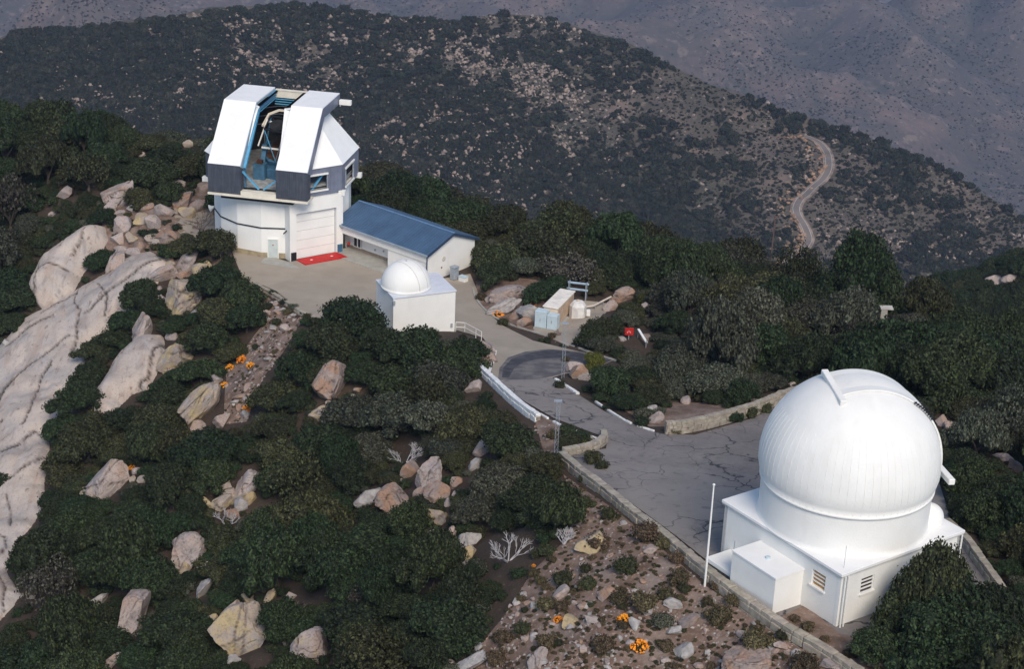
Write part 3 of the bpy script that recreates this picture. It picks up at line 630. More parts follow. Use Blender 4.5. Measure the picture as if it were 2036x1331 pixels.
# dark inner lining
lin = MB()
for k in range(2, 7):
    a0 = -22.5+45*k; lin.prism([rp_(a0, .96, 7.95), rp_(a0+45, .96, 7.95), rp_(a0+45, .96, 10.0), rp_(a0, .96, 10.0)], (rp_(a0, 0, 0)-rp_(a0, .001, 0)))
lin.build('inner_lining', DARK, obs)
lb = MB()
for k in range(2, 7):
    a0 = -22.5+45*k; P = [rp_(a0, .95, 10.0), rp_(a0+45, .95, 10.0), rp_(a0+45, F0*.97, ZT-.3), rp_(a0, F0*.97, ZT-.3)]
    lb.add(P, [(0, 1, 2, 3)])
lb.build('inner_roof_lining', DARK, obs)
for z_, r_ in ((11.2, .84), (12.4, .72), (13.6, .6)):
    rr = MB()
    for k in range(2, 7): a0 = -22.5+45*k; rr.bar(rp_(a0, r_, z_), rp_(a0+45, r_, z_), .1)
    rr.build('lining_girt', METAL, obs)
# the telescope inside
tel = thing('telescope', w_(0, 0, 8), 'blue and white truss telescope standing inside the open slot', 'telescope')
MB().lathe(w_(.9, 2.2, 7.9), [(2.3, 0), (2.35, 1.0), (2.0, 1.1)], 8, capt=True).build('azimuth_base', BLUED, tel)
for s in (-1.5, 1.7): MB().prism([w_(s, 3.6, 8.6), w_(s, .3, 8.6), w_(s, 1.0, 11.2), w_(s, 2.4, 11.2)], UU*.5).build('fork_arm', BLUED, tel)
axt = (NN*.42+Z_*.9+UU*.05).normalized(); tc_ = w_(.35, 1.6, 10.4)
cellb = MB().lathe(tc_, [(1.9, -1.0), (1.95, -.2), (1.75, 0)], 8, axt, capb=True).build('mirror_cell', BLUED, tel)
MB().lathe(tc_, [(1.7, .02), (0, -.1)], 24, axt).build('mirror', RUST, cellb)
bx_ = axt.orthogonal().normalized(); byv = axt.cross(bx_)
R1 = [tc_+(bx_*cos(pi*k/2+.5)+byv*sin(pi*k/2+.5))*1.8 for k in range(4)]; R2 = [tc_+axt*3.9+(bx_*cos(pi*k/2+.5+pi/4)+byv*sin(pi*k/2+.5+pi/4))*1.6 for k in range(4)]
for k in range(4):
    MB().bar(R1[k], R2[k], .08).build('truss_bar', METAL, tel); MB().bar(R1[(k+1) % 4], R2[k], .09).build('truss_bar', BLUE, tel)
for k in range(4): MB().bar(R2[k], R2[(k+1) % 4], .12).build('top_ring_bar', BLACK, tel)
MB().lathe(tc_+axt*3.3, [(.55, -.6), (.9, .2), (.9, .5)], 16, axt, capb=True, capt=True).build('secondary_baffle', DARK, tel)
for k in range(4): MB().bar(tc_+axt*3.6, R2[k], .05, .1).build('spider_vane', BLACK, tel)
MB().bar(w_(-.9, 2.2, 13.84), w_(1.9, 2.2, 13.7), .15).build('white_strut', WHITE, tel); MB().bar(w_(-1.35, 3.1, 11.1), w_(1.9, 3.1, 11.0), .16).build('white_strut', WHITE, tel)
MB().bar(w_(-1.55, .4, 13.5), w_(-1.75, 3.1, 11.2), .13).build('white_strut', WHITE, tel)
MB().box(w_(-1.2, 4.2, 7.92), UU, NN, Z_, (-.6, .7), (-.5, .6), (0, 1.7)).build('instrument_cabinet', BLUED, tel)
MB().box(w_(-1.2, 4.2, 9.63), UU, NN, Z_, (-.3, .3), (-.3, .3), (0, .35)).build('instrument_box', RUST, tel)
# red apron, door slabs
ap = MB(); ap.prism([b_(-2.55, 8.06, .06), b_(2.4, 8.06, .06), b_(2.75, 9.9, .06), b_(-2.4, 9.9, .06)], Z_*.12); red = ap.build('red_ramp', RED); tag(red, 'bright red ramp slab in front of the white garage door', 'ramp')
for t in (-1.15, 1.35):
    o = MB().lathe(b_(t, 8.95, .182), [(.16, 0), (.14, .012)], 10, capt=True).build('ramp_marking', mat('pale_pink_mark_%d' % (t > 0), (.7, .45, .42)), red)
slb = MB().prism([w_(.4, 7.6, .02), w_(2.6, 8.1, .02), w_(3.35, 8.2, .02), w_(5.0, 9.75, .02), w_(4.4, 9.95, .02), w_(.45, 9.45, .02)], Z_*.08).build('entrance_slab', CONC); tag(slb, 'small concrete slab before the grey door of the round base', 'slab')
# ------------------------------------------------------------------ blue roofed wing
EX, GXv = frame(-40.1); GXv = -GXv     # along the eave to the front corner / across towards the back right
KW = Vector((-9.268, 181.404, 0))
def k_(e, g, z): return KW+EX*e+GXv*g+Z_*z
wing = thing('office_wing', k_(-6, 3.8, -13), 'low white wing with a long blue metal gable roof attached to the telescope building', 'building')
ZE, ZR, GW, ZB = -9.85, -8.32, 7.67, -13.05
body = MB(); body.prism([k_(-14, 1.5, ZB), k_(-14, GW-.15, ZB), k_(-14, GW-.15, ZE-.1), k_(-14, GW/2, ZR-.12), k_(-14, 1.5, ZE+.28)], EX*(14-5.95)); body.build('wall', WHITE, wing)
body = MB(); body.prism([k_(-5.94, .1, ZB), k_(-5.94, GW-.15, ZB), k_(-5.94, GW-.15, ZE-.1), k_(-5.94, GW/2, ZR-.12), k_(-5.94, .1, ZE-.1)], EX*5.9); body.build('gable_wall', WHITE, wing)
pf = MB(); pf.box(KW, EX, GXv, Z_, (-13.6, -5.945), (.02, .3), (-10.75, ZE-.1)); pf.box(KW, EX, GXv, Z_, (-5.93, -.05), (.0, .095), (-10.75, ZE-.1)); pf.build('porch_fascia', WHITE, wing)
MB().box(KW, EX, GXv, Z_, (-13.6, -5.945), (.31, 1.49), (-10.5, -10.4)).build('porch_ceiling', WHITE, wing)
for gy0, gy1, z0, z1 in ((-.22, GW/2, ZE, ZR), (GW+.2, GW/2+.002, ZE, ZR)):
    r = MB(); r.prism([k_(-14.3, gy0, z0), k_(.25, gy0, z0), k_(.25, gy1, z1), k_(-14.3, gy1, z1)], Z_*.1); ro = r.build('roof_slope', ROOFB, wing)
    sm = MB(); sl_ = (k_(0, gy1, z1)-k_(0, gy0, z0))
    for i in range(37):
        a = k_(-14.2+i*.4, gy0, z0+.12); sm.bar(a, a+sl_, .035, .05)
    s_ = sm.build('roof_seams', ROOFB, ro); s_['kind'] = 'stuff'
MB().bar(k_(-14.2, GW/2, ZR+.13), k_(.27, GW/2, ZR+.13), .28, .08).build('roof_ridge', mat('light_blue_ridge', (.11, .20, .33), .5, .1, 2), wing)
MB().bar(k_(-13.9, -.29, ZE+.05), k_(.26, -.29, ZE+.05), .14, .14).build('gutter', mat('pale_gutter', (.30, .36, .40), .5, .1, 2), wing)
bt = MB(); bt.bar(k_(.3, -.25, ZE), k_(.3, GW/2, ZR), .06, .24); bt.bar(k_(.3, GW/2, ZR), k_(.3, GW+.2, ZE), .06, .24); bt.build('barge_board', mat('dark_blue_trim', (.03, .055, .10), .5, .1, 2), wing)
MB().bar(k_(.0, -.05, ZE), k_(.0, -.05, ZB), .12).build('downpipe', MATS['dark_blue_trim'], wing)
w0 = MB().box(KW, EX, GXv, Z_, (-12.45, -11.35), (1.42, 1.495), (-12.45, -11.4)).build('window', GLASS, wing)
f_ = MB(); f_.box(KW, EX, GXv, Z_, (-11.95, -11.83), (1.36, 1.415), (-12.45, -11.4)); f_.box(KW, EX, GXv, Z_, (-12.5, -11.3), (1.36, 1.415), (-12.53, -12.455)); f_.box(KW, EX, GXv, Z_, (-11.4, -11.3), (1.36, 1.415), (-12.45, -11.4)); f_.build('window_frame', WHITE, w0)
dw = MB().box(KW, EX, GXv, Z_, (-6.95, -5.96), (1.42, 1.495), (-13.0, -11.2)).build('door', mat('grey_green_door', (.25, .28, .26), .6, .1, 2), wing)
MB().box(KW, EX, GXv, Z_, (-6.2, -6.1), (1.35, 1.418), (-12.1, -12.0)).build('door_handle', METAL, dw)
MB().box(KW, EX, GXv, Z_, (-13.6, -7.0), (1.44, 1.496), (ZB, -12.55)).build('base_course', mat('worn_tan_base', (.26, .20, .15), .9, .2, 3), wing)
for e_, z_ in ((-9.3, -12.2), (-8.0, -12.0)): MB().box(KW, EX, GXv, Z_, (e_, e_+.14), (1.40, 1.495), (z_, z_+.2)).build('wall_lamp', METAL, wing)
MB().lathe(k_(-13.15, 1.25, -12.35), [(0, -.17), (.15, -.12), (.17, 0), (.15, .12), (0, .17)], 12).build('fire_bell', mat('bright_red_bell', (.75, .05, .03), .5, .1, 2), wing)
MB().lathe(k_(-.035, 2.6, -10.9), [(.28, 0), (.25, .05)], 14, EX, capt=True).build('wall_plate', mat('stained_plate', (.55, .50, .42)), wing)
MB().box(k_(-.04, 2.2, -11.9), EX, GXv, Z_, (0, .06), (0, .14), (0, .18)).build('wall_socket', mat('red_brown_box', (.30, .12, .08)), wing)
swk = MB().prism([k_(-13.4, -1.55, -13.02), k_(-.3, -1.45, -13.02), k_(-.2, .05, -13.02), k_(-5.9, .05, -13.02), k_(-5.9, 1.45, -13.02), k_(-13.4, 1.45, -13.02)], Z_*.14).build('pavement', CONC); tag(swk, 'pale concrete walk along the porch of the blue roofed wing', kind='structure')
# bins at the gable
def zg(p, dz=0): return Vector((p[0], p[1], gz(p[0], p[1])+dz))
g0 = px(903, 557); bn = thing('waste_bin', g0, 'tall grey lidded bin against the gable wall of the blue roofed wing', 'bin')
MB().prism([g0+EX*a+GXv*b+Z_*.12 for a, b in ((-.32, -.36), (.32, -.36), (.32, .36), (-.32, .36))], Z_*1.35).build('bin_body', METAL, bn, bevel=.03); MB().box(g0, EX, GXv, Z_, (-.38, .38), (-.42, .42), (1.48, 1.56)).build('lid', METAL, bn, bevel=.02)
for a in (-.25, .25):
    for b in (-.3, .3): MB().lathe(g0+EX*a+GXv*b, [(.05, 0), (.05, .12)], 8, capb=True, capt=True).build('foot', BLACK, bn)
g1 = px(921, 560); bo = thing('storage_box', g1, 'low white storage box beside the grey bin at the gable', 'box'); MB().box(g1, EX, GXv, Z_, (-.45, .45), (-.3, .3), (0, .55)).build('box_body', WHITE, bo, bevel=.02); MB().box(g1, EX, GXv, Z_, (-.48, .48), (-.33, .33), (.555, .62)).build('lid', PALEBLUE, bo)

# ------------------------------------------------------------------ small dome building
sy = radians(24); SX = Vector((cos(sy), sin(sy), 0)); SY = Vector((-sin(sy), cos(sy), 0)); SR = Vector((-5.6, 164.13, 0))   # right front roof corner
sm_b = thing('small_dome_building', SR-SX*3.5+SY*2.3+Z_*-11.3, 'small white square building with a white hemispherical dome on its flat roof', 'building')
def s_(x, y, z): return SR+SX*x+SY*y+Z_*z
ZRS = -6.77; WD = 6.35
MB().box(SR, SX, SY, Z_, (-WD, 0), (0, 4.9), (-13.5, ZRS-.16)).build('wall', WHITE, sm_b)
MB().box(SR, SX, SY, Z_, (-WD-.08, .08), (-.08, 4.98), (ZRS-.155, ZRS)).build('roof', mat('skylit_grey_roof', (.60, .62, .66), .7, .05, 2), sm_b, bevel=.02)  # roof colour cooled and dulled for the weaker skylight on its flat top
dcp = at_z(807, 569, ZRS); dcx = (dcp-SR).dot(SX); dcy = (dcp-SR).dot(SY)
rd = 2.42; pr = [(rd+.03, .0), (rd+.03, .18), (rd, .19)]+[(rd*cos(radians(a)), .2+rd*sin(radians(a))) for a in range(4, 91, 6)]
dm_ = MB().lathe((dcp.x, dcp.y, ZRS), pr, 40, capb=True).build('dome', WHITE, sm_b, smooth=True)
sl = MB(); cen = Vector((dcp.x, dcp.y, ZRS+.2)); sdv = (SX*.45-SY*.9).normalized(); tdv = Z_.cross(sdv)
for off in (-.55, .55):
    pts = [cen+tdv*off*(1 if a < 999 else 1)+sdv*cos(radians(a))*sqrt(max(0, rd*rd-off*off))+Z_*sin(radians(a))*sqrt(rd*rd-off*off) for a in range(2, 116, 6)]
    sl.tube(pts, .035, 5)
sl.build('slit_edge', mat('seam_grey', (.52, .50, .46), .8, .1, 2), dm_)
MB().box(s_(-WD, 0, -7.3), SX, SY, Z_, (-.12, .12), (-.22, -.003), (-.15, .2)).build('wall_lamp', METAL, sm_b)
MB().box(s_(-.35, 0, -10.4), SX, SY, Z_, (-.1, .1), (-.1, -.003), (-.2, .2)).build('wall_tap', METAL, sm_b)
# handrail
h0 = px(907, 655); 
hr = thing('handrail', h0, 'white two rail handrail beside the small dome building', 'handrail')
hpts = [px(906, 660), px(924, 661), px(946, 673), px(957, 679)]
for a in (.5, 1.0):
    t_ = MB().tube([p+Z_*a for p in hpts], .035, 6); t_.build('rail', WHITE, hr)
for p in hpts: MB().tube([p-Z_*.1, p+Z_*1.0], .035, 6).build('post', WHITE, hr)

# ------------------------------------------------------------------ big dome
yb = radians(35.45); AA = Vector((-sin(yb), cos(yb), 0)); BB = Vector((cos(yb), sin(yb), 0)); BS = Vector((20.174, 94.873, 0))
LA, LBb, ZRF = 10.835, 10.446, 3.617
def d_(a, b, z): return BS+AA*a+BB*b+Z_*z
big = thing('dome_building', d_(LA/2, LBb/2, -.5), 'big white ribbed observatory dome on a square white building beside the asphalt pad', 'observatory')
# walls with window openings
def wall_with(t0, t1, zb, zt, L, o, at, an, name):
    mb = MB(); 
    for (x0, x1, z0, z1) in ((.12, t0, -1.6, ZRF-.2), (t1, L-.12, -1.6, ZRF-.2), (t0, t1, -1.6, zb), (t0, t1, zt, ZRF-.2)): mb.box(o, at, an, Z_, (x0, x1), (.12, .37), (z0, z1))
    w = mb.build(name, WHITE, big); return w
def window(o, at, an, t0, t1, zb, zt, m_):
    g = MB().box(o, at, an, Z_, (t0, t1), (.26, .29), (zb, zt)).build('window', m_, big)
    f = MB(); f.box(o, at, an, Z_, (t0, t0+.05), (.18, .255), (zb, zt)); f.box(o, at, an, Z_, (t1-.05, t1), (.18, .255), (zb, zt)); f.box(o, at, an, Z_, (t0+.05, t1-.05), (.18, .255), (zt-.05, zt)); f.build('window_frame', WHITE, g)
    for k in range(1, 4): z = zb+(zt-zb)*k/4; MB().box(o, at, an, Z_, (t0+.05, t1-.05), (.19, .252), (z-.035, z+.035)).build('sash_bar', WHITE, g)
    MB().box(o, at, an, Z_, (t0-.08, t1+.08), (0.0, .25), (zb-.1, zb-.003)).build('window_sill', WHITE, g)
wall_with(1.4, 2.55, 1.65, 2.68, LA, BS, AA, BB, 'wall'); window(BS, AA, BB, 1.4, 2.55, 1.65, 2.68, LOUVRE)
wall_with(1.85, 2.95, 1.62, 2.66, LBb, BS, BB, AA, 'wall'); window(BS, BB, AA, 1.85, 2.95, 1.62, 2.66, GLASS)
cor = MB(); cor.box(BS, AA, BB, Z_, (.10, .37), (.10, .37), (-1.6, ZRF-.2)); cor.box(BS, AA, BB, Z_, (LA-.37, LA-.1), (.12, LBb-.12), (-1.6, ZRF-.2)); cor.box(BS, AA, BB, Z_, (.12, LA-.38), (LBb-.37, LBb-.12), (-1.6, ZRF-.2)); cor.build('wall', WHITE, big)
# roof tilted a little outwards with a drip edge
MB().box(BS, AA, BB, Z_, (-.06, LA+.06), (-.06, LBb+.06), (ZRF-.199, ZRF)).build('roof', BRIGHT, big, bevel=.02)
MB().box(BS, AA, BB, Z_, (-.02, LA+.02), (-.02, LBb+.02), (ZRF-.28, ZRF-.2)).build('drip_edge', mat('dull_white_trim', (.55, .54, .5)), big)  # strip under the roof edge in a duller off-white
CC = d_(5.42, 5.22, 0)
MB().lathe(CC, [(5.42, ZRF), (5.34, ZRF+.08), (5.30, ZRF+.3), (5.30, 6.15)], 64).build('drum_wall', WHITE, big, smooth=True)
prof = [(5.36, 6.16), (5.44, 6.2), (5.44, 6.34), (5.38, 6.36), (5.52, 6.8), (5.6, 7.3)]+[(5.6*cos(radians(a)), 7.5+5.6*sin(radians(a))) for a in range(2, 91, 4)]
dome = MB().lathe(CC, prof, 72).build('dome', WHITE, big, smooth=True)
rbm = MB()
for k in range(72):
    a = 2*pi*k/72; c_, s__ = cos(a), sin(a); pts = [CC+Vector((c_*r*1.003, s__*r*1.003, z)) for r, z in prof[3:16:2]]
    rbm.tube(pts, .008, 4, cap=False)
r_o = rbm.build('dome_ribs', WHITE, dome, fix=False); r_o['kind'] = 'stuff'
sdir = (AA*-.396+BB*.918).normalized(); rdir = (AA*.918+BB*.396).normalized(); ctr = CC+Z_*7.5
band = MB(); vs = []; n_ = 40; ba = [(-20+a*(128/n_)) for a in range(n_+1)]   # elevation from the slit side over the top
for a in ba:
    for off, rr in ((-1.55, 5.6), (-1.55, 5.71), (1.55, 5.71), (1.55, 5.6)):
        R_ = sqrt(rr*rr-off*off*.9); e = radians(a)
        vs.append(ctr+rdir*off+sdir*cos(e)*R_*(1 if True else 0)+Z_*sin(e)*R_)
fs = []
for i in range(n_):
    for k in range(3): fs.append((i*4+k, i*4+k+1, (i+1)*4+k+1, (i+1)*4+k))
fs += [(0, 1, 2, 3), (n_*4+3, n_*4+2, n_*4+1, n_*4)]
band.add(vs, fs).build('slit_shutter', WHITE, dome, smooth=False)
tk = MB()
for i in range(9):
    e = radians(38+i*2.2); R_ = 5.80; p = ctr-rdir*1.72+sdir*cos(e)*(R_-.28)+Z_*sin(e)*(R_-.28); tk.box(p, rdir, sdir, Z_, (-.05, .05), (-.07, .07), (-.05, .05))
tk.build('shutter_bolt_row', BLACK, dome)['kind'] = 'stuff'
pA = at_z(1640, 740, 13.05); dA = (rdir*-1).normalized(); pB = pA-rdir*4.6
rl = MB().bar(pA+rdir*.1, pA-rdir*3.4-Z_*.55, .42, .34).build('top_rail', WHITE, dome, bevel=.04)
q0 = CC+sdir*5.95+Z_*6.75; MB().bar(q0-rdir*2.35, q0+rdir*2.0, .42, .4).build('lower_rail', WHITE, dome, bevel=.04)
MB().lathe(d_(2.0, 9.4, ZRF+.01), [(.9, 0), (.9, .3)]+[(.9*cos(radians(a)), .3+.9*sin(radians(a))) for a in range(10, 91, 10)], 24).build('roof_radome', WHITE, big, smooth=True)
MB().tube([d_(1.75, 8.55, ZRF), d_(1.75, 8.55, ZRF+.5), d_(1.95, 8.4, ZRF+.55)], .06, 6).build('roof_vent', METAL, big)
for dd__ in (.25, .5): MB().tube([d_(-.09, dd__, ZRF-.25), d_(-.09, dd__, -1.3)], .055, 6).build('downpipe', WHITE, big)
MB().tube([d_(-.09, LBb-.2, ZRF-.25), d_(-.09, LBb-.2, -1.3)], .055, 6).build('downpipe', WHITE, big)
MB().tube([d_(.5, .6, ZRF), d_(.5, .6, ZRF+1.5)], .015, 5).build('lightning_rod', METAL, big)
# annex
an = thing('annex', d_(5.2, -1.05, -1), 'low white flat roofed annex against the near wall of the big dome building', 'annex')
MB().box(BS, AA, BB, Z_, (3.25, 7.2), (-2.2, .115), (-2.2, 2.25)).build('annex_wall', WHITE, an)
MB().box(BS, AA, BB, Z_, (3.2, 7.25), (-2.25, .116), (2.255, 2.36)).build('annex_roof', BRIGHT, an)
MB().lathe(d_(5.3, -1.0, 2.365), [(.16, 0), (.16, .12), (.12, .13)], 12, capt=True).build('roof_hatch', PALEBLUE, an)
MB().tube([d_(7.3, -2.0, .8), d_(7.3, -2.0, 2.9)], .04, 6).build('vent_pipe', METAL, an)
stp = thing('entrance_landing', d_(8.2, -1, 0), 'low white landing slab at the left end of the annex', 'landing')
MB().box(BS, AA, BB, Z_, (7.4, 9.9), (-1.9, .115), (.15, .42)).build('landing_slab', WHITE, stp); MB().box(BS, AA, BB, Z_, (7.5, 9.8), (-1.7, .0), (-1.2, .145)).build('landing_base', CONC, stp)
# flagpole
fp0 = px(1401, 1168); fpl = thing('flagpole', fp0, 'thin white bare flagpole beside the retaining wall', 'flagpole')
MB().tube([fp0-Z_*.2, fp0+Z_*3.5, fp0+Z_*7.15], [.075, .065, .045], 8).build('pole', WHITE, fpl); MB().lathe(fp0+Z_*7.15, [(0, 0), (.09, .06), (.09, .12), (0, .18)], 8).build('finial', WHITE, fpl)
# ------------------------------------------------------------------ stones, walls, kerbs
gbv = bvh_of(np.stack([GX, GY, GZ], -1))
def px(x, y):
    h = gbv.ray_cast(CAM, ray(x, y).normalized())[0]; return h if h else at_t(x, y, 400)
def ico(sub):
    bm = bmesh.new(); bmesh.ops.create_icosphere(bm, subdivisions=sub, radius=1); v = np.array([tuple(x.co) for x in bm.verts]); f = [tuple(x.index for x in p.verts) for p in bm.faces]; bm.free(); return v, f
ICO = {s: ico(s) for s in (1, 2, 3, 4, 5)}; LASTJ = [None]
def rock_verts(seed, sub, sharp=.8, cuts=7, rough=.10, pw=.85):
    rough = rough*.8
    v, f = ICO[sub]; r = np.random.default_rng(seed); v = np.sign(v)*np.abs(v)**pw; v = v/np.linalg.norm(v, axis=1).max()*1.0
    for _ in range(cuts):
        nrm = r.normal(size=3); nrm /= np.linalg.norm(nrm); d = r.uniform(.38, .80); k = np.clip(v@nrm-d, 0, None); v = v-k[:, None]*nrm*sharp
    o = r.uniform(-50, 50, 3); out = []
    for p in v:
        q = Vector(p*1.3+o); a = noise.fractal(q, .8, 2.1, 6 if sub > 2 else 2)*rough*1.25; b = abs(noise.noise(Vector(p*1.1)+Vector(o))); b2 = abs(noise.noise(Vector(p*1.6)-Vector(o)))
        cr = (-.10*max(0, 1-b/.04)-.05*max(0, 1-b2/.03)) if sub > 3 else (-.08*max(0, 1-b/.07) if sub > 2 else 0)
        out.append(p*(1+a+cr))
    v = np.array(out); v /= np.abs(v).max(0); jt = np.zeros(len(v))
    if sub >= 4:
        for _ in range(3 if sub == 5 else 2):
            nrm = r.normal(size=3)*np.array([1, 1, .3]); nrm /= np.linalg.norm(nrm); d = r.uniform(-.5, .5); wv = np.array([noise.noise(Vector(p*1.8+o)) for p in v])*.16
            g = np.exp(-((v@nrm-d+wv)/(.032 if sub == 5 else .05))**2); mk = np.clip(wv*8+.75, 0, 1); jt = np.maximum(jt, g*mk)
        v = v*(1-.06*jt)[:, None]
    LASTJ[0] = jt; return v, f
def block_mesh(name, seed, mt, jit=.05, bev=.06):
    r = random.Random(seed); bm = bmesh.new(); bmesh.ops.create_cube(bm, size=1.0)
    for v in bm.verts: v.co += Vector((r.uniform(-jit, jit), r.uniform(-jit, jit), r.uniform(-jit, jit)))
    bmesh.ops.bevel(bm, geom=list(bm.edges), offset=bev, segments=1, affect='EDGES'); me = bpy.data.meshes.new(name); bm.to_mesh(me); bm.free(); me.materials.append(mt); return me
def stone_mesh(name, seed, mt, sub=2):
    v, f = rock_verts(seed, sub, .95, 10, .05, .55); me = bpy.data.meshes.new(name); me.from_pydata((v*.5).tolist(), [], f); me.materials.append(mt); return me
STM = [block_mesh('wall_stone_%d' % i, 40+i, MORT) for i in range(5)]
STW = [block_mesh('white_stone_%d' % i, 60+i, WHITEST, .02, .03) for i in range(3)]
GRIT = [stone_mesh('grit_%d' % i, 70+i, GRAN, 1) for i in range(4)]
def resample(P, step):
    out = []; 
    for a, b in zip(P, P[1:]):
        n = max(1, round((b-a).length/step)); out += [a.lerp(b, k/n) for k in range(n)]
    return out+[P[-1]]
def stone_wall(nm, pts, h, th, label, meshes, core, cap=.7, rows=2, below=1.0, outer=-1, body=True):
    pts = smooth_path([Vector(p) for p in pts], 4); P = resample(pts, .5); root = thing(nm, P[len(P)//2], label, 'wall')
    vs = []; fs = []
    for i, p in enumerate(P):
        d = P[min(i+1, len(P)-1)]-P[max(i-1, 0)]; d.z = 0; d.normalize(); s = Vector((d.y, -d.x, 0)); vs += [p+s*th*.46-Z_*below, p+s*th*.46+Z_*(h-.06), p-s*th*.46+Z_*(h-.06), p-s*th*.46-Z_*below]
        if i: b = 4*(i-1); fs += [(b+k, b+(k+1) % 4, b+4+(k+1) % 4, b+4+k) for k in range(4)]
    fs += [(0, 1, 2, 3), tuple(4*(len(P)-1)+k for k in (3, 2, 1, 0))]
    MB().add(vs, fs).build('wall_core', core, root)
    Q = resample(pts, cap); off = wloc(root)
    for a, b in zip(Q, Q[1:]):
        d = (b-a); L = d.length; d.normalize(); yaw = atan2(d.y, d.x); c = (a+b)/2; s = Vector((d.y, -d.x, 0))
        def st(name, pos, sc):
            o = bpy.data.objects.new(name, random.choice(meshes)); COL.objects.link(o); o.parent = root; o.location = pos-off; fl_ = random.choice((1, -1)); o.rotation_euler = (random.gauss(0, .02), -fl_*asin(d.z)+random.gauss(0, .012), yaw+(0 if fl_ > 0 else pi)+random.gauss(0, .02)); o.scale = sc
        st('coping_stone', c+Z_*(h-.02+random.gauss(0, .012)), (L*random.uniform(.93, 1.0), th*random.uniform(.98, 1.1), .26))
        for r in range(rows):
            zz_ = h-.16-(r+.5)*(h+below*.55-.16)/rows
            st('stone', c+s*outer*-1*(th*.44)+d*random.uniform(-.12, .12)+Z_*zz_, (L*random.uniform(.86, 1.02), .22, (h+below*.55-.16)/rows*random.uniform(.85, 1.0)))
    return root
def gp(x, y, dz=0.): p = px(x, y); return Vector((p.x, p.y, float(base(np.array(p.y)))+dz))
stone_wall('retaining_wall', [gp(*p) for p in [(1116, 915), (1150, 945), (1200, 981), (1250, 1022), (1325, 1080), (1400, 1143), (1475, 1203), (1560, 1262), (1640, 1308), (1710, 1352)]], .55, .55, 'long pale stone retaining wall between the asphalt pad and the rocky slope', STM, MORTB, .8, 2, 1.1)
stone_wall('curved_wall', [gp(*p) for p in [(1120, 908), (1150, 902), (1180, 894), (1200, 880), (1198, 868)]], .5, .5, 'short curved stone wall end hooking round into the road', STM, MORTB, .6, 2, .3, outer=-1)
stone_wall('rubble_wall', [gp(*p) for p in [(1322, 864), (1350, 862), (1400, 852), (1450, 838), (1500, 824), (1545, 805), (1590, 790), (1640, 775)]], .95, .45, 'rubble stone wall at the back of the asphalt pad left of the big dome', STM, MORTB, .62, 3, .1, outer=-1)
stone_wall('side_wall', [gp(*p) for p in [(1880, 1050), (1918, 1085), (1950, 1130), (1975, 1165), (2002, 1205)]], .6, .45, 'low stone wall behind the big dome building running out to the right edge', STM, MORTB, .7, 1, .6)
stone_wall('drive_edge_wall', [gp(*p) for p in [(478, 553), (520, 575), (560, 598), (600, 625), (628, 636)]], .18, .4, 'low stone edging wall along the gravel drive before the round base', STM, MORTB, .6, 1, .8)
stone_wall('white_wall', [gp(*p) for p in [(940, 726), (960, 745), (985, 768), (1015, 797), (1045, 822), (1070, 838)]], .45, .42, 'white topped wall along the left edge of the road below the small dome building', STW, MORTB, .7, 1, 1.3)
def kerb(pts, label, m_=None, seg=1.1, gap=.0, w_=.2, h_=.16, nm='kerb'):
    P = resample(smooth_path([gp(*p) for p in pts], 4), seg); root = thing(nm, P[0], label, 'kerb'); k = MB().box((0, 0, 0), X_, Y_, Z_, (-.5, .5), (-.5, .5), (-.5, .5)).build('kerb_stone', m_ or WHITEST, None, bevel=.04); first = True
    for a, b in zip(P, P[1:]):
        if random.random() < gap: continue
        d = b-a; o = k if first else k.copy()
        if not first: COL.objects.link(o)
        first = False; o.parent = root; o.location = (a+b)/2-root.location+Z_*(h_/2-.03); o.rotation_euler = (0, -asin(d.z/d.length), atan2(d.y, d.x)+random.gauss(0, .02)); o.scale = (d.length*.95, w_*random.uniform(.85, 1.15), h_*random.uniform(.8, 1.1))
    return root
kerb([(1074, 826), (1110, 846), (1150, 863), (1186, 875)], 'white painted kerb stones on the left edge of the road below the white wall', gap=.15)
kerb([(1104, 757), (1118, 766), (1140, 780), (1149, 786)], 'short white kerb beside the boulders at the road bend', w_=.28, h_=.22)
kerb([(1184, 801), (1215, 822), (1255, 845), (1300, 860)], 'white kerb on the right edge of the road before the rubble wall', gap=.1)
kerb([(940, 575), (945, 592), (955, 608), (972, 625), (985, 634), (1010, 646), (1040, 655)], 'pale kerb curving round the large flat boulder', CONC, 1.3)
kerb([(1040, 655), (1080, 667), (1120, 682), (1150, 693), (1190, 708), (1225, 720)], 'pale kerb below the beige equipment tank', CONC, 1.3, .08)
kerb([(985, 700), (980, 722), (973, 740)], 'white kerb on the inner left side of the road bend', w_=.25)

# ------------------------------------------------------------------ masts, tanks, benches
def mast(x, y, hgt, label):
    p = px(x, y); r = thing('lattice_mast', p, label, 'mast', 'slim lattice masts by the road'); R_ = .17; L = [p+Vector((cos(a), sin(a), 0))*R_ for a in (0, 2.094, 4.189)]
    for q in L: MB().tube([q-Z_*.1, q+Z_*hgt], .018, 5).build('mast_leg', METAL, r)
    br = MB(); n_ = int(hgt/.4)
    for i in range(n_):
        for k in range(3): br.tube([L[k]+Z_*(i*.4), L[(k+1) % 3]+Z_*(i*.4+.4)], .008, 3, cap=False)
    br.build('lattice_bracing', METAL, r, fix=False)['kind'] = 'stuff'
    MB().box(p+Z_*hgt, X_, Y_, Z_, (-.3, .3), (-.12, .12), (0, .12)).build('mast_head', METAL, r); return r
mast(1118, 752, 5.2, 'slim grey lattice mast at the road bend, the one further back'); mast(1104, 908, 4.6, 'slim grey lattice mast at the end of the retaining wall, the nearer one')
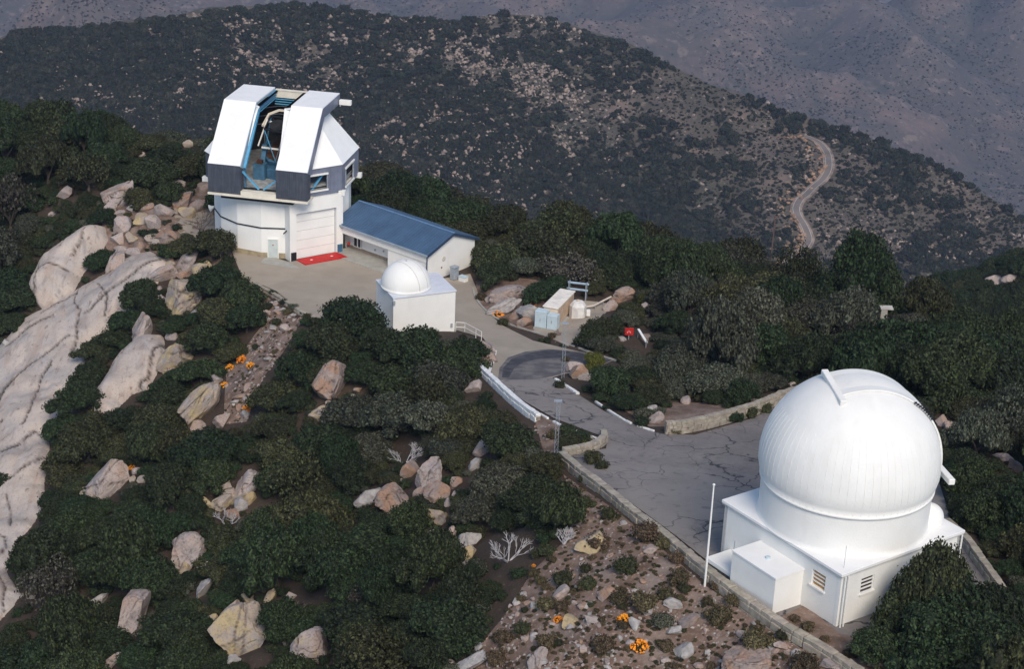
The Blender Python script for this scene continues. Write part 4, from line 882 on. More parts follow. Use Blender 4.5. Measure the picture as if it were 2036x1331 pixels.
up_ = hit(hb, 1533, 515); pl_ = thing('utility_pole', up_, 'thin brown pole standing above the trees left of the winding hillside road', 'pole'); MB().tube([up_-Z_*5, up_+Z_*26], .35, 6).build('pole', mat('brown_pole_wood', (.12, .06, .04)), pl_); MB().bar(up_+Z_*25-X_*1.2, up_+Z_*25+X_*1.2, .3).build('crossarm', MATS['brown_pole_wood'], pl_)
# beige tank housing with pale cabinets
t0 = px(1094, 655); t1 = px(1136, 622); t1.z = t0.z; tx = (t1-t0).normalized(); ty = Vector((tx.y, -tx.x, 0)); tk_ = thing('equipment_housing', t0, 'long beige equipment housing with pale blue cabinets at its near end', 'equipment')
LN = 5.6
MB().box(t0, tx, ty, Z_, (.6, LN), (-1.0, .45), (.15, 2.0)).build('housing_body', BEIGE, tk_, bevel=.05)
MB().box(t0, tx, ty, Z_, (.5, LN+.1), (-1.1, .55), (2.005, 2.12)).build('housing_roof', mat('cream_roof_panel', (.75, .69, .6)), tk_, bevel=.03)
for i in range(4): MB().box(t0, tx, ty, Z_, (.9+i*1.15, 1.9+i*1.15), (.453, .50), (.35, 1.85)).build('louvre_panel', mat('tan_panel_%d' % i, (.48, .36, .26)), tk_)
for a, b in ((-1.55, -.35), (-.28, .75)): 
    c_ = MB().box(t0, tx, ty, Z_, (-.35, .55), (a, b), (.12, 1.85 if a < -1 else 1.6)).build('cabinet', PALEBLUE, tk_, bevel=.03); MB().box(t0, tx, ty, Z_, (-.42, -.352), ((a+b)/2-.02, (a+b)/2+.02), (.8, 1.1)).build('cabinet_handle', METAL, c_)
MB().box(t0, tx, ty, Z_, (-.5, 3.5), (-1.6, .85), (-.3, .115)).build('plinth', CONC, tk_)
c0 = px(1148, 632); ct = thing('water_tank', c0, 'white octagonal tank right of the beige equipment housing', 'tank'); MB().lathe(c0, [(.85, 0), (.85, 1.35), (.55, 1.75), (0, 1.8)], 8, capb=True).build('tank_body', mat('off_white_tank', (.66, .64, .60)), ct); MB().lathe(c0+Z_*1.72, [(.2, 0), (.2, .18)], 10, capt=True).build('tank_cap', BEIGE, ct); MB().box(c0, X_, Y_, Z_, (.86, 1.25), (-.3, .2), (.3, .9)).build('valve_box', WHITE, ct, bevel=.03)
p0, p1 = px(1180, 618), px(1214, 603); rl_ = thing('pipe_run', p0, 'raised pale pipe running past the white tank to the dark boulder', 'pipe'); a_, b__ = p0+Z_*.55, p1+Z_*.7
MB().tube([px(1160, 617)+Z_*.3, a_, b__], .10, 8).build('pipe', mat('pale_tan_pipe', (.60, .52, .44)), rl_)
for q in (.1, .55, .95): c = a_.lerp(b__, q); MB().tube([c-Z_*1.0, c], .05, 6).build('support_post', METAL, rl_)
def bench(x, y, L, label, yawd):
    p = px(x, y); r = thing('pipe_rack', p, label, 'rack'); yw = radians(yawd); ax = Vector((cos(yw), sin(yw), 0)); ay = Vector((-sin(yw), cos(yw), 0))
    for k, (yy, zz_) in enumerate(((0, 1.0), (.5, 1.5))): MB().tube([p+ax*(-L/2)+ay*yy+Z_*zz_, p+ax*(L/2)+ay*yy+Z_*zz_], .12, 8).build('pipe', mat('blue_grey_pipe_%d' % k, (.32, .42, .50)), r)
    for s in (-L/2+.2, L/2-.2): MB().box(p, ax, ay, Z_, (s-.05, s+.05), (-.1, .6), (-.3, 1.7)).build('upright', METAL, r)
bench(1147, 594, 2.2, 'rack with two blue grey pipes behind the white tank', -12)
def sign(x, y, w, h, label, m_, yawd=0, lift=.6, nm='notice_board', cat='sign'):
    p = px(x, y); r = thing(nm, p, label, cat); yw = radians(yawd); ax = Vector((cos(yw), sin(yw), 0)); ay = Vector((-sin(yw), cos(yw), 0))
    b = MB().box(p, ax, ay, Z_, (-w/2, w/2), (-.06, .06), (lift, lift+h)).build('board', m_, r, bevel=.01); MB().box(p, ax, ay, Z_, (-.04, .04), (.065, .13), (-.3, lift+h*.9)).build('post', METAL, r); return p, r, ax, ay
p, r, ax, ay = sign(1250, 676, .82, .72, 'bright red notice board standing in the bushes below the pointed boulder', RED, 5, .5)
for k in range(3): MB().box(p, ax, ay, Z_, (-.22+k*.14, -.13+k*.14), (-.072, -.0605), (.72+.1*(k % 2), .9+.1*(k % 2))).build('board_mark', mat('faded_pink_mark_%d' % k, (.75, .35, .33)), r)
sign(1221, 742, .36, .3, 'small red marker plate in the bush right of the road bend', RED, 0, .35, 'marker_plate', 'marker')
p0, p1 = px(1268, 672), px(1284, 692); bd = thing('white_plank', (p0+p1)/2, 'weathered white plank lying in the bushes right of the red notice board', 'plank'); MB().bar(p0+Z_*.9, p1+Z_*.6, .22, .1).build('plank', WHITEST, bd); MB().bar(p0+Z_*.85+X_*.12, p1+Z_*.5+X_*.14, .1, .06).build('batten', METAL, bd)
for q in (p0+Z_*.5, p1+Z_*.3): MB().bar(q-Z_*.6, q+Z_*.45, .07).build('prop', METAL, bd)
wp = px(1757, 640); wb_ = thing('concrete_block', wp, 'pale concrete structure showing between the trees above the big dome', 'block'); MB().box(wp, X_, Y_, Z_, (-.5, .2), (-.4, .4), (-.5, 1.5)).build('block_body', CONC, wb_, bevel=.05); MB().box(wp, X_, Y_, Z_, (-.55, .75), (-.45, .45), (1.505, 1.65)).build('slab_top', mat('pale_concrete_cap', (.5, .47, .42)), wb_)

# ------------------------------------------------------------------ boulders
ROCKS = []      # (cx,cy,half w,half h,depth)
def boulder(cx, cy, w, h, ang_, label, mt=GRAN, sub=None, thick=.9, seed=None, nm='boulder', push=.5, cuts=7, pw=.85):
    seed = seed or int(cx*7+cy*13); a_ = radians(ang_); ex_ = abs(cos(a_))*w/2+abs(sin(a_))*h/2; ey = abs(sin(a_))*w/2+abs(cos(a_))*h/2
    G0 = px(cx, min(cy+ey*.75, 1460)); G1 = px(cx, cy); t0 = (G0-CAM).dot(fw); t1 = (G1-CAM).dot(fw); w *= 1.08; h *= 1.1
    t = t0+min(max(t1-t0, 0)*push, max(w, h)*t0/FPX*.6)
    sub = sub or (5 if max(w, h) > 72 else 4 if max(w, h) > 48 else 3 if max(w, h) > 22 else 2)
    v, f = rock_verts(seed, sub, .97, cuts+3, .10, pw); ra, rb = w/2*t/FPX, h/2*t/FPX; rc = sqrt(ra*rb)*thick
    e1 = rt*cos(a_)+up*sin(a_); e2 = -rt*sin(a_)+up*cos(a_); e3 = e1.cross(e2); C = at_t(cx, cy, t)
    M = np.array([tuple(e1*ra), tuple(e2*rb), tuple(e3*rc)]); vv = v@M; me = bpy.data.meshes.new(nm); me.from_pydata(vv.tolist(), [], f); me.materials.append(mt)
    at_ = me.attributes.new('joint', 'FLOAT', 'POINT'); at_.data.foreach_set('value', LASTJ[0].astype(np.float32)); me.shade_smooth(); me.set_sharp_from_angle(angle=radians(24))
    o = bpy.data.objects.new(nm, me); o.location = C; COL.objects.link(o); tag(o, label, 'boulder' if nm == 'boulder' else 'rock', 'boulders and rock outcrops around the summit'); (ROCKS.append((cx, cy, ex_, ey, t)) if 'foot of' not in label else 0); return o
# big slabs hugging the slope
JV = {}
def slab(poly, B, wd, label, joints=(), mt=SLAB, stepp=3.4, nm='granite_slab', nrm=(-.42, -.38, .82), furrow=1.):
    N = Vector(nrm).normalized(); ed = resample([Vector(p) for p in poly]+[Vector(poly[0])], stepp)[:-1]; xs = [p.x for p in ed]; ys = [p.y for p in ed]
    XX, YY = np.meshgrid(np.arange(min(xs), max(xs), stepp), np.arange(min(ys), max(ys), stepp)); XX = XX+rng.uniform(-1, 1, XX.shape); D = pdist(poly, XX, YY); ok = pip(poly, XX, YY) & (D > stepp*.5)
    pts = ed+[Vector((a, b)) for a, b in zip(XX[ok], YY[ok])]; vs, _, fs, _, _, _ = delaunay_2d_cdt(pts, [], [list(range(len(ed)))], 1, 1e-4); out = []
    dd_ = pdist(poly, np.array([v.x for v in vs]), np.array([v.y for v in vs]))
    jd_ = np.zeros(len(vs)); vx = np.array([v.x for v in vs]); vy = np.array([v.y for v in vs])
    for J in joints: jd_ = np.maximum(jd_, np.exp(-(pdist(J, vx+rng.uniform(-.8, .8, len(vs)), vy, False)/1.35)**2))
    for id_, (v, d) in enumerate(zip(vs, dd_)):
        g = px(v.x, v.y); d = d*(g-CAM).length/FPX; q = Vector((g.x*.28, g.y*.28, g.z*.35)); nz = noise.fractal(q, .9, 2.1, 5)
        dirn = Vector((g.x*.9+g.y*.35, g.z*.9+g.x*.2, 0))*.22; fr_ = noise.ridged_multi_fractal(Vector((dirn.x, dirn.y*.25, 3)), .9, 2, 3, .8, 2)*.14*furrow
        h = B*(1-exp(-d/wd))+(nz*.26+fr_*.12)-.20*jd_[id_]*min(1, d/.8)-(.9 if d < .05 else 0); out.append(g+N*h)
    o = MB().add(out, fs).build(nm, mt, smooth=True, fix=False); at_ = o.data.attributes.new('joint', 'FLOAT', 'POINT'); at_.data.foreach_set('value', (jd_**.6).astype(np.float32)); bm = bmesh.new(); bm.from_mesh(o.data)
    for f in bm.faces:
        if f.normal.dot(CAM-f.calc_center_median()) < 0: f.normal_flip()
    # skirt down into the ground
    be = [e for e in bm.edges if e.is_boundary]; r = bmesh.ops.extrude_edge_only(bm, edges=be)
    for v in r['geom']:
        if isinstance(v, bmesh.types.BMVert): v.co -= Vector(N)*2.5
    bm.to_mesh(o.data); bm.free(); tag(o, label, 'rock slab', 'granite slabs on the left slope')
    cx, cy = np.mean(xs), np.mean(ys); SLABS.append((poly, (px(cx, cy)-CAM).dot(fw))); return o
SLABS = []
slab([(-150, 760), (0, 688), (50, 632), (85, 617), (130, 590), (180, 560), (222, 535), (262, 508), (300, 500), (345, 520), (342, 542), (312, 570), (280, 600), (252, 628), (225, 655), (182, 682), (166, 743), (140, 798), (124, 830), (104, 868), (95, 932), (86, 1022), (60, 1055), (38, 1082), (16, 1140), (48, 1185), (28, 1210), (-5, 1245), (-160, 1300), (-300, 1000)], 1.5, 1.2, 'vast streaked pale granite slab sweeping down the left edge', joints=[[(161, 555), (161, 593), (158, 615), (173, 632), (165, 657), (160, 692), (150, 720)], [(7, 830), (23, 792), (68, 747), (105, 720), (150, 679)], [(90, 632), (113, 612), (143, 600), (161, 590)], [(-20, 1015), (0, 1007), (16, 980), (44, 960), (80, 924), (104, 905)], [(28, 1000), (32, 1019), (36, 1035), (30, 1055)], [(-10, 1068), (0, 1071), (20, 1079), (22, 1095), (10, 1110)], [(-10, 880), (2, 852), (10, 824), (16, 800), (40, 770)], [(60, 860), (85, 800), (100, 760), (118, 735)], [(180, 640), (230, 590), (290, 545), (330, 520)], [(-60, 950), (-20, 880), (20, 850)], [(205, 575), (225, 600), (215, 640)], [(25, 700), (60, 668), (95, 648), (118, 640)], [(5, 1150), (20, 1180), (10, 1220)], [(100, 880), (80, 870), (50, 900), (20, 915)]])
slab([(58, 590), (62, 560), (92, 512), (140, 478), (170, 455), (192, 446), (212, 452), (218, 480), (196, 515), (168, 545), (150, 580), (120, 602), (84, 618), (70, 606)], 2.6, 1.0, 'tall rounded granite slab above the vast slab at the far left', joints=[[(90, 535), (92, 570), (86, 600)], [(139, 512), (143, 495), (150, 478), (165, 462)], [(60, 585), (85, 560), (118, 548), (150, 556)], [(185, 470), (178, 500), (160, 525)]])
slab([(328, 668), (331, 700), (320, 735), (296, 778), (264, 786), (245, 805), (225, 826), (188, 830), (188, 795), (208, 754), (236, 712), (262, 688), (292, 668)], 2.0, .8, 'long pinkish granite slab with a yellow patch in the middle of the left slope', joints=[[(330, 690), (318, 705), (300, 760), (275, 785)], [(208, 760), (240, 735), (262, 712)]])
Bd = boulder
BL = [
 (243, 384, 76, 62, 30, 'pointed pale crag at the top of the slope left of the telescope building', GRAN, 5), (240, 452, 44, 40, 20, 'pale blocky boulder at the top of the boulder pile left of the round base', GRAN, 8), (278, 437, 28, 36, 80, 'yellowish upright boulder in the boulder pile left of the round base', YGRAN, 4),
 (325, 420, 42, 30, 20, 'white topped boulder highest in the boulder pile beside the tan clearing', GRAN, 7), (304, 444, 32, 38, 70, 'tan cracked boulder under the white topped one in the pile', GRAN, 9), (263, 476, 26, 30, 60, 'rounded yellow boulder low in the boulder pile', YGRAN, 3),
 (236, 478, 34, 28, 10, 'smooth pale boulder at the left of the boulder pile', GRAN, 4), (240, 497, 28, 22, 30, 'small wedge boulder above the dark bush on the granite slab', GRAN, 6), (234, 524, 54, 34, 65, 'tall pinkish boulder ending in a point above the vast slab', GRAN, 8), (264, 503, 30, 26, 20, 'knobbly boulder right of the tall pinkish one', GRAN, 9),
 (279, 489, 32, 28, 50, 'rusty boulder at the middle of the boulder pile', REDGRAN, 9), (237, 428, 26, 18, 30, 'small flat boulder on the upper left of the boulder pile', GRAN, 5), (292, 412, 28, 18, 10, 'reddish low boulder behind the boulder pile', REDGRAN, 5), (360, 402, 62, 34, 35, 'reddish craggy outcrop beside the tan clearing', REDGRAN, 9), (352, 369, 42, 24, -15, 'grey flat boulder in the bushes above the reddish outcrop', GRAN, 5),
 (405, 372, 30, 28, 60, 'rust coloured boulder under the left corner of the telescope dome', REDGRAN, 5), (333, 470, 52, 36, 20, 'orange tinted slab boulder below the tan clearing', REDGRAN, 6), (325, 547, 66, 32, 15, 'low rounded boulder at the top right of the vast slab', GRAN, 5), (372, 520, 62, 36, 50, 'pale tilted boulder beneath the round tree by the round base', GRAN, 8), (403, 540, 42, 34, 20, 'yellow grey boulder under the round tree by the round base', YGRAN, 7),
 (362, 590, 92, 72, 50, 'large yellowish split boulder between the dark bushes on the left slope', YGRAN, 5), (283, 655, 66, 44, 52, 'pale jointed boulder just above the pinkish slab', GRAN, 8), (312, 612, 50, 26, 60, 'narrow pale rock beneath the large split boulder', GRAN, 7), (352, 706, 88, 58, 52, 'yellow fluted boulder right of the pinkish slab', YGRAN, 9), (340, 672, 26, 20, 10, 'small block on top of the yellow fluted boulder', GRAN, 6), (248, 702, 24, 18, 30, 'small block at the left end of the pinkish slab', GRAN, 5),
 (429, 758, 26, 24, 0, 'round pale boulder at the head of the long leaning boulder', GRAN, 4), (389, 814, 128, 52, 50, 'long leaning rounded boulder with a yellow foot', YGRAN, 2), (441, 836, 46, 26, 60, 'pale boulder right of the long leaning boulder', GRAN, 5), (219, 954, 118, 56, 45, 'triangular pale boulder among bushes at the left', GRAN, 6), (271, 940, 22, 18, 20, 'round stone right of the triangular boulder', GRAN, 3), (262, 955, 20, 16, 60, 'small stone below the round stone near the triangular boulder', YGRAN, 3),
 (487, 966, 68, 44, 50, 'pinkish boulder on top of a yellow one in the left bushes', GRAN, 6), (475, 992, 40, 30, 10, 'yellow boulder carrying a pinkish one', YGRAN, 4), (440, 1004, 54, 30, 30, 'yellow grey flat boulder left of the stacked pair', YGRAN, 6), (372, 1098, 84, 66, 50, 'large domed pinkish boulder above the lower left bushes', GRAN, 4), (268, 1225, 140, 60, 62, 'tall grey ridge of rock in the lower left bushes', GRAN, 9), (190, 1200, 72, 22, 32, 'dull low rock left of the tall grey ridge', GREYST, 8),
 (222, 1320, 56, 24, 40, 'pale rock tip at the bottom edge left of centre', GRAN, 7), (478, 1262, 112, 108, 35, 'big pale boulder with a yellow base near the bottom left', YGRAN, 3), (456, 1222, 66, 26, 48, 'thin rock blade leaning on the big boulder near the bottom', GRAN, 7), (493, 1193, 28, 24, 0, 'small round stone above the big bottom boulder', YGRAN, 4), (536, 1187, 34, 18, 48, 'small slanting stone above the big bottom boulder', YGRAN, 5), (577, 1187, 26, 28, 80, 'small square stone right of the slanting stone', GRAN, 8),
 (622, 1290, 90, 84, 10, 'rounded pale boulder behind a bare bush at the bottom', GRAN, 3), (404, 1172, 60, 22, 62, 'mottled grey rock left of the big bottom boulder', GREYST, 8), (634, 826, 50, 26, 32, 'pale tan rock in the bushes left of centre', YGRAN, 5), (662, 768, 92, 72, 62, 'tall angular brown boulder in the bushes left of centre', REDGRAN, 7),
 (788, 994, 80, 64, 10, 'round pinkish boulder, left of the leaning pair', REDGRAN, 2), (851, 950, 96, 58, 68, 'tall pale standing boulder in the central boulder group', GRAN, 4), (814, 938, 42, 32, 70, 'dark rock behind the round pinkish boulder', REDGRAN, 7), (875, 977, 62, 46, 35, 'pinkish boulder right of the tall standing one', REDGRAN, 6), (862, 1030, 46, 56, 75, 'dull yellow boulder below the central boulder group', YGRAN, 5), (738, 985, 74, 36, 25, 'flat grey rock left of the round pinkish boulder', GREYST, 9),
 (894, 1071, 50, 20, 65, 'slim upright rock among rusty weeds below the central group', GRAN, 6), (932, 1078, 60, 42, 60, 'grey wrinkled boulder above the bare white bush', GREYST, 9), (915, 1112, 52, 26, 10, 'low pale rock below the grey wrinkled boulder', GRAN, 7), (957, 892, 44, 36, 40, 'pale rock in the bushes below the white topped wall', GRAN, 6), (946, 922, 36, 24, 30, 'small dull rock under the rock below the white wall', GREYST, 7), (942, 772, 36, 30, 10, 'pale boulder in the bushes beside the dark face of the white topped wall', GRAN, 4),
 (1178, 1080, 66, 44, 45, 'pale flat topped boulder on the slope below the retaining wall', YGRAN, 7), (1295, 1094, 38, 24, 10, 'white wedge stone beside the retaining wall', GRAN, 8), (1136, 1236, 38, 32, 10, 'yellow grey boulder beside orange flowers at the bottom', YGRAN, 5), (1176, 1234, 46, 22, -10, 'flat pale block right of the yellow grey boulder', GRAN, 8), (1340, 1256, 46, 18, 10, 'long flat grey stone in the lower rubble', GREYST, 6), (1358, 1297, 44, 30, 20, 'grey boulder at the bottom of the rubble slope', GREYST, 6), (1289, 1214, 32, 22, 75, 'upright grey stone in the middle of the rubble', GREYST, 7),
 (1264, 1243, 34, 20, -60, 'slanting grey stone beside orange flowers in the rubble', GREYST, 7), (1068, 1316, 60, 36, 80, 'pointed pale boulder at the bottom edge', GRAN, 9), (1484, 1318, 98, 74, 5, 'smooth rounded pinkish boulder at the bottom edge near the wall', REDGRAN, 1), (1554, 1285, 38, 18, 5, 'small flat white stone beside a round shrub at the wall', GRAN, 7), (1372, 1236, 44, 26, 15, 'tan stone below the flagpole', REDGRAN, 6), (1115, 1180, 38, 26, 30, 'pale stone at the upper left of the rubble slope', GRAN, 5), (935, 1322, 72, 26, 30, 'long grey rock at the bottom edge beside the dark trees', GREYST, 7),
 (1206, 1184, 38, 28, 30, 'brown grey stone in the upper rubble', REDGRAN, 6), (1338, 1202, 40, 22, -25, 'bluish grey stone above the middle rubble', GREYST, 6), (1662, 1326, 66, 26, -5, 'pale rock against the retaining wall at the bottom edge', GRAN, 5), (1745, 1322, 60, 30, 0, 'pale rock beneath the large tree at the bottom right', GRAN, 6), (1830, 1326, 50, 34, 40, 'grey rock under the large tree at the bottom right, left of the tan one', GREYST, 6), (1872, 1318, 44, 34, 10, 'tan rock under the large tree at the bottom right', YGRAN, 6),
 (1016, 586, 92, 44, 4, 'large flat pale boulder above the orange flowers at the road', GRAN, 3), (975, 592, 40, 18, 38, 'narrow rock fin at the left end of the large flat boulder', GRAN, 7), (1003, 612, 76, 26, 25, 'undercut grey rock beneath the large flat boulder', GREYST, 8), (1026, 627, 26, 26, 10, 'orange brown stone between the orange flower clumps', REDGRAN, 7), (1062, 624, 66, 40, -30, 'grey sloping rock left of the pale cabinets', GREYST, 7), (1040, 644, 34, 24, 10, 'pinkish stone at the kerb below the large flat boulder', REDGRAN, 6),
 (1240, 587, 50, 30, 25, 'dark reddish pointed boulder right of the pipe run', REDGRAN, 6), (1213, 610, 30, 22, 20, 'pale stone at the foot of the dark reddish boulder', GRAN, 6), (1285, 618, 40, 24, 95, 'egg shaped pale boulder in the trees right of the dark reddish boulder', GRAN, 2), (1285, 671, 20, 24, -60, 'orange brown stone right of the white plank', REDGRAN, 4), (1236, 675, 18, 12, 0, 'small grey stone below the red notice board', GREYST, 4),
 (1140, 732, 42, 26, 10, 'grey boulder at the road bend behind the lattice mast', GRAN, 5), (1150, 741, 34, 36, 70, 'shaded boulder in the front of the road bend group', REDGRAN, 5), (1167, 752, 36, 20, 5, 'rounded tan boulder right of the lattice mast at the bend', YGRAN, 3), (1252, 764, 28, 18, 0, 'tan rock in the shrubs right of the road', YGRAN, 4), (1366, 797, 26, 22, 10, 'pale rock above the rubble wall', GRAN, 4), (1302, 832, 36, 26, 20, 'pale rock at the road edge left of the rubble wall', GRAN, 6), (1296, 815, 24, 16, 20, 'small rock behind the road edge rock', GREYST, 6),
 (1572, 767, 24, 16, 20, 'pale rock in the bushes beside the top left of the big dome', GRAN, 4), (1556, 781, 22, 12, -10, 'tan rock behind the rubble wall near the big dome', YGRAN, 4), (1872, 838, 40, 30, -35, 'rounded grey boulder at the right flank of the big dome', GRAN, 4), (1890, 850, 30, 20, -20, 'pinkish boulder at the right flank of the big dome', GRAN, 6), (1996, 912, 46, 22, -25, 'pale rock among trees at the right edge', GRAN, 6), (2016, 926, 34, 22, -40, 'rusty rock among trees at the right edge', REDGRAN, 6),
 (968, 690, 50, 34, -35, 'pale dome shaped boulder at the roadside below the handrail', GRAN, 4), (975, 712, 30, 28, 20, 'rusty stone below the roadside boulder', REDGRAN, 6), (960, 708, 26, 30, 60, 'pinkish stone between the handrail and the white kerb', REDGRAN, 6), (1972, 561, 40, 22, 20, 'pale rock outcrop on the dark spur at the right edge', GRAN, 8), (2012, 559, 44, 26, 10, 'rightmost pale rock outcrop on the dark spur', GRAN, 8), (1938, 572, 22, 14, 20, 'leftmost small rock outcrop on the dark spur', GRAN, 7),
 (372, 287, 24, 16, 10, 'rounded tan boulder on the ridge behind the telescope building', YGRAN, 3), (283, 309, 18, 12, 20, 'small pink boulder on the far left ridge', GRAN, 4), (130, 385, 36, 22, 30, 'pink boulder in the bushes at the far left', GRAN, 6), (105, 426, 18, 14, 50, 'small pale boulder in the bushes above the tall rounded slab', GRAN, 5), (48, 640, 26, 18, 20, 'white stone at the left foot of the tall rounded slab', GRAN, 6), (18, 690, 26, 40, 70, 'grey broken rock left of the vast slab', GREYST, 7),
 (66, 1175, 46, 26, 85, 'striped yellow rock at the foot of the vast slab', YGRAN, 6)]
CMP = []
random.seed(5)
names_ = [('pale', GRAN), ('grey', GREYST), ('tan', YGRAN), ('brownish', REDGRAN)]
for b in list(BL):
    if b[0] < 1000 and b[1] > 380 and max(b[2], b[3]) > 50:
        for _ in range(3):
            a = random.uniform(-.3, 3.5) ; sz = random.uniform(14, 30); x = b[0]+cos(a)*(b[2]*.5+sz*.3); y = b[1]+sin(a)*(b[3]*.5+sz*.2); cn, cm = random.choice(names_)
            if y > 1350 or x < 0: continue
            short = b[5].split(' with ')[0].split(' at the ')[0].split(' in the ')[0].split(' above ')[0].split(' below ')[0].split(' between ')[0].split(' left of')[0].split(' right of')[0].split(' among ')[0].split(' under ')[0].split(' beside ')[0].split(' near ')[0].split(' on top')[0].split(' carrying')[0].split(' beneath')[0].split(' behind ')[0].split(' highest')[0].split(' ending')[0].rstrip(',')
            side = ('lower ' if sin(a) > .3 else '')+('right' if cos(a) > 0 else 'left')
            CMP.append((x, y, sz*1.25, sz, random.uniform(0, 60), '%s rock, %s foot of %s' % (cn, side, short), cm, random.choice((5, 7, 9))))
BL += CMP
RD_ = {}
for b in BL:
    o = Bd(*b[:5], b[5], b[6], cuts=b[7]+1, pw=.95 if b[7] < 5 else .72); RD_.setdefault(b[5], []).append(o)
print('rocks', len(BL), SLABS[0][1])
# ------------------------------------------------------------------ foliage
def crown_mesh(name, seed, lobes=22, leaves=100, ls=.085, flat=1.0, spread=.62, lobe_r=(.26, .40), core=True, seg=2, fill=.0):
    r = np.random.default_rng(seed); V = []; Fc = []; nv = 0; cs = []
    for i in range(lobes):
        for _ in range(30):
            a = r.uniform(0, 2*pi); q = sqrt(r.uniform(0, 1))*spread*(1.3 if i % 5 == 0 else 1)*(1+.28*cos(2*a+seed)+.15*cos(3*a+seed*2)); zt_ = .38+sqrt(max(0, 1-(q/.95)**2))*.48*flat*r.uniform(.35, 1.1); c = np.array([q*cos(a), q*sin(a), zt_*flat])
            if all(np.linalg.norm(c-o) > .17 for o in cs): break
        cs.append(c); R = r.uniform(*lobe_r)
        if core:
            v, f = ICO[1]; v = v*R*.80*r.uniform(.85, 1.15, (len(v), 1))+c; V.append(v); Fc += [tuple(k+nv for k in t) for t in f]; nv += len(v)
        d = r.normal(size=(leaves, 3)); d /= np.linalg.norm(d, axis=1)[:, None]; d[:, 2] = np.where(d[:, 2] < -.3, -d[:, 2], d[:, 2]); rad = R*(.78+.40*r.uniform(0, 1, leaves)+.35*r.uniform(0, 1, leaves)**8)
        p = c+d*rad[:, None]*np.array([1, 1, .9]); n = d*.8+r.normal(size=(leaves, 3))*.55; n /= np.linalg.norm(n, axis=1)[:, None]
        t = np.cross(n, r.normal(size=(leaves, 3))); t /= np.linalg.norm(t, axis=1)[:, None]; b = np.cross(n, t); s = ls*r.uniform(.6, 1.3, leaves)[:, None]
        quad = np.stack([p-t*s*.5, p-b*s*.32+n*s*.1, p+t*s*.5, p+b*s*.32+n*s*.1], 1).reshape(-1, 3); V.append(quad); Fc += [tuple(nv+4*k+j for j in range(4)) for k in range(leaves)]; nv += 4*leaves
    V = np.concatenate(V); me = bpy.data.meshes.new(name); me.from_pydata(V.tolist(), [], Fc); me.materials.append(LG); return me
CROWN = [crown_mesh('oak_crown_%d' % i, 100+i, [50, 40, 56, 44, 48][i], 130, .085, [1, .85, 1.15, .95, 1.05][i], .70, (.17, .29)) for i in range(5)]
SHRUB = [crown_mesh('shrub_crown_%d' % i, 130+i, 9, 80, .15, .8, .5, (.34, .5)) for i in range(3)]
WISP = [crown_mesh('wispy_crown_%d' % i, 150+i, 22, 80, .09, 1., .68, (.20, .36), core=False) for i in range(2)]
FAR = [crown_mesh('far_crown_%d' % i, 160+i, 5, 26, .36, .8, .5, (.36, .55)) for i in range(3)]
def trunk_mesh(name, seed):
    r = random.Random(seed); mb = MB(); mb.tube([(0, 0, -.25), (.02, .01, .12), (.05, -.02, .34)], [.075, .06, .045], 6)
    for k in range(5):
        a = k*1.257+r.uniform(-.4, .4); mb.tube([(.04, 0, .18+.03*k), (.22*cos(a), .22*sin(a), .42), (.5*cos(a), .5*sin(a), .66+r.uniform(-.1, .1))], [.035, .024, .008], 5)
    o = mb.build(name, BARK); me = o.data; bpy.data.objects.remove(o); return me
TRUNK = [trunk_mesh('oak_trunk_%d' % i, i) for i in range(3)]
WCOL = {'grey brown': LT, 'dark green': LG, 'olive': LO, 'grey green': LS, 'yellow green': LY, 'brown': LB}
# landmarks used to say where a plant or stone stands
LM = [('the telescope building', 560, 330), ('the blue roofed wing', 820, 460), ('the boulder pile', 275, 450), ('the vast granite slab', 150, 760), ('the tall rounded slab', 135, 520), ('the split boulder', 362, 590), ('the pinkish slab', 262, 750), ('the long leaning boulder', 389, 814), ('the triangular boulder', 219, 954), ('the stacked boulders', 480, 980), ('the domed pinkish boulder', 372, 1098), ('the grey rock ridge', 268, 1225), ('the big yellow boulder', 478, 1262), ('the angular brown boulder', 661, 768), ('the central boulders', 840, 985), ('the bare white bush', 1005, 1090), ('the small dome building', 830, 600), ('the white topped wall', 1005, 785), ('the upper orange flowers', 480, 728), ('the gravel drive edge', 590, 610), ('the curved wall end', 1165, 895), ('the retaining wall', 1290, 1045), ('the flagpole', 1405, 1080), ('the lower orange flowers', 1250, 1260), ('the low annex', 1520, 1160), ('the big dome', 1690, 880), ('the rubble wall', 1430, 830), ('the road bend boulders', 1155, 745), ('the red notice board', 1250, 662), ('the large flat boulder', 1016, 590), ('the beige housing', 1105, 625), ('the dark pointed boulder', 1240, 587), ('the hillside road foot', 1575, 520), ('the concrete block', 1757, 610), ('the spur outcrops', 1985, 560), ('the dome flank boulders', 1880, 845), ('the side wall', 1950, 1130), ('the bottom right corner', 1960, 1300), ('the bottom left corner', 60, 1290), ('the pink boulder', 130, 385), ('the right edge rocks', 2000, 920)]
def where(x, y):
    n_, lx, ly = min(LM, key=lambda q: (q[1]-x)**2+(q[2]-y)**2); dx, dy = x-lx, y-ly; d = hypot(dx, dy)
    ds = 'just ' if d < 60 else '' if d < 130 else 'well '
    if abs(dx) > 2.2*abs(dy): s = 'right of' if dx > 0 else 'left of'
    elif abs(dy) > 2.2*abs(dx): s = 'below' if dy > 0 else 'above'
    else: s = ('below ' if dy > 0 else 'above ')+('right of' if dx > 0 else 'left of')
    return '%s%s %s' % (ds, s, n_)
ORD = ['leftmost', 'second', 'third', 'fourth', 'fifth', 'sixth', 'seventh', 'eighth', 'ninth', 'tenth']
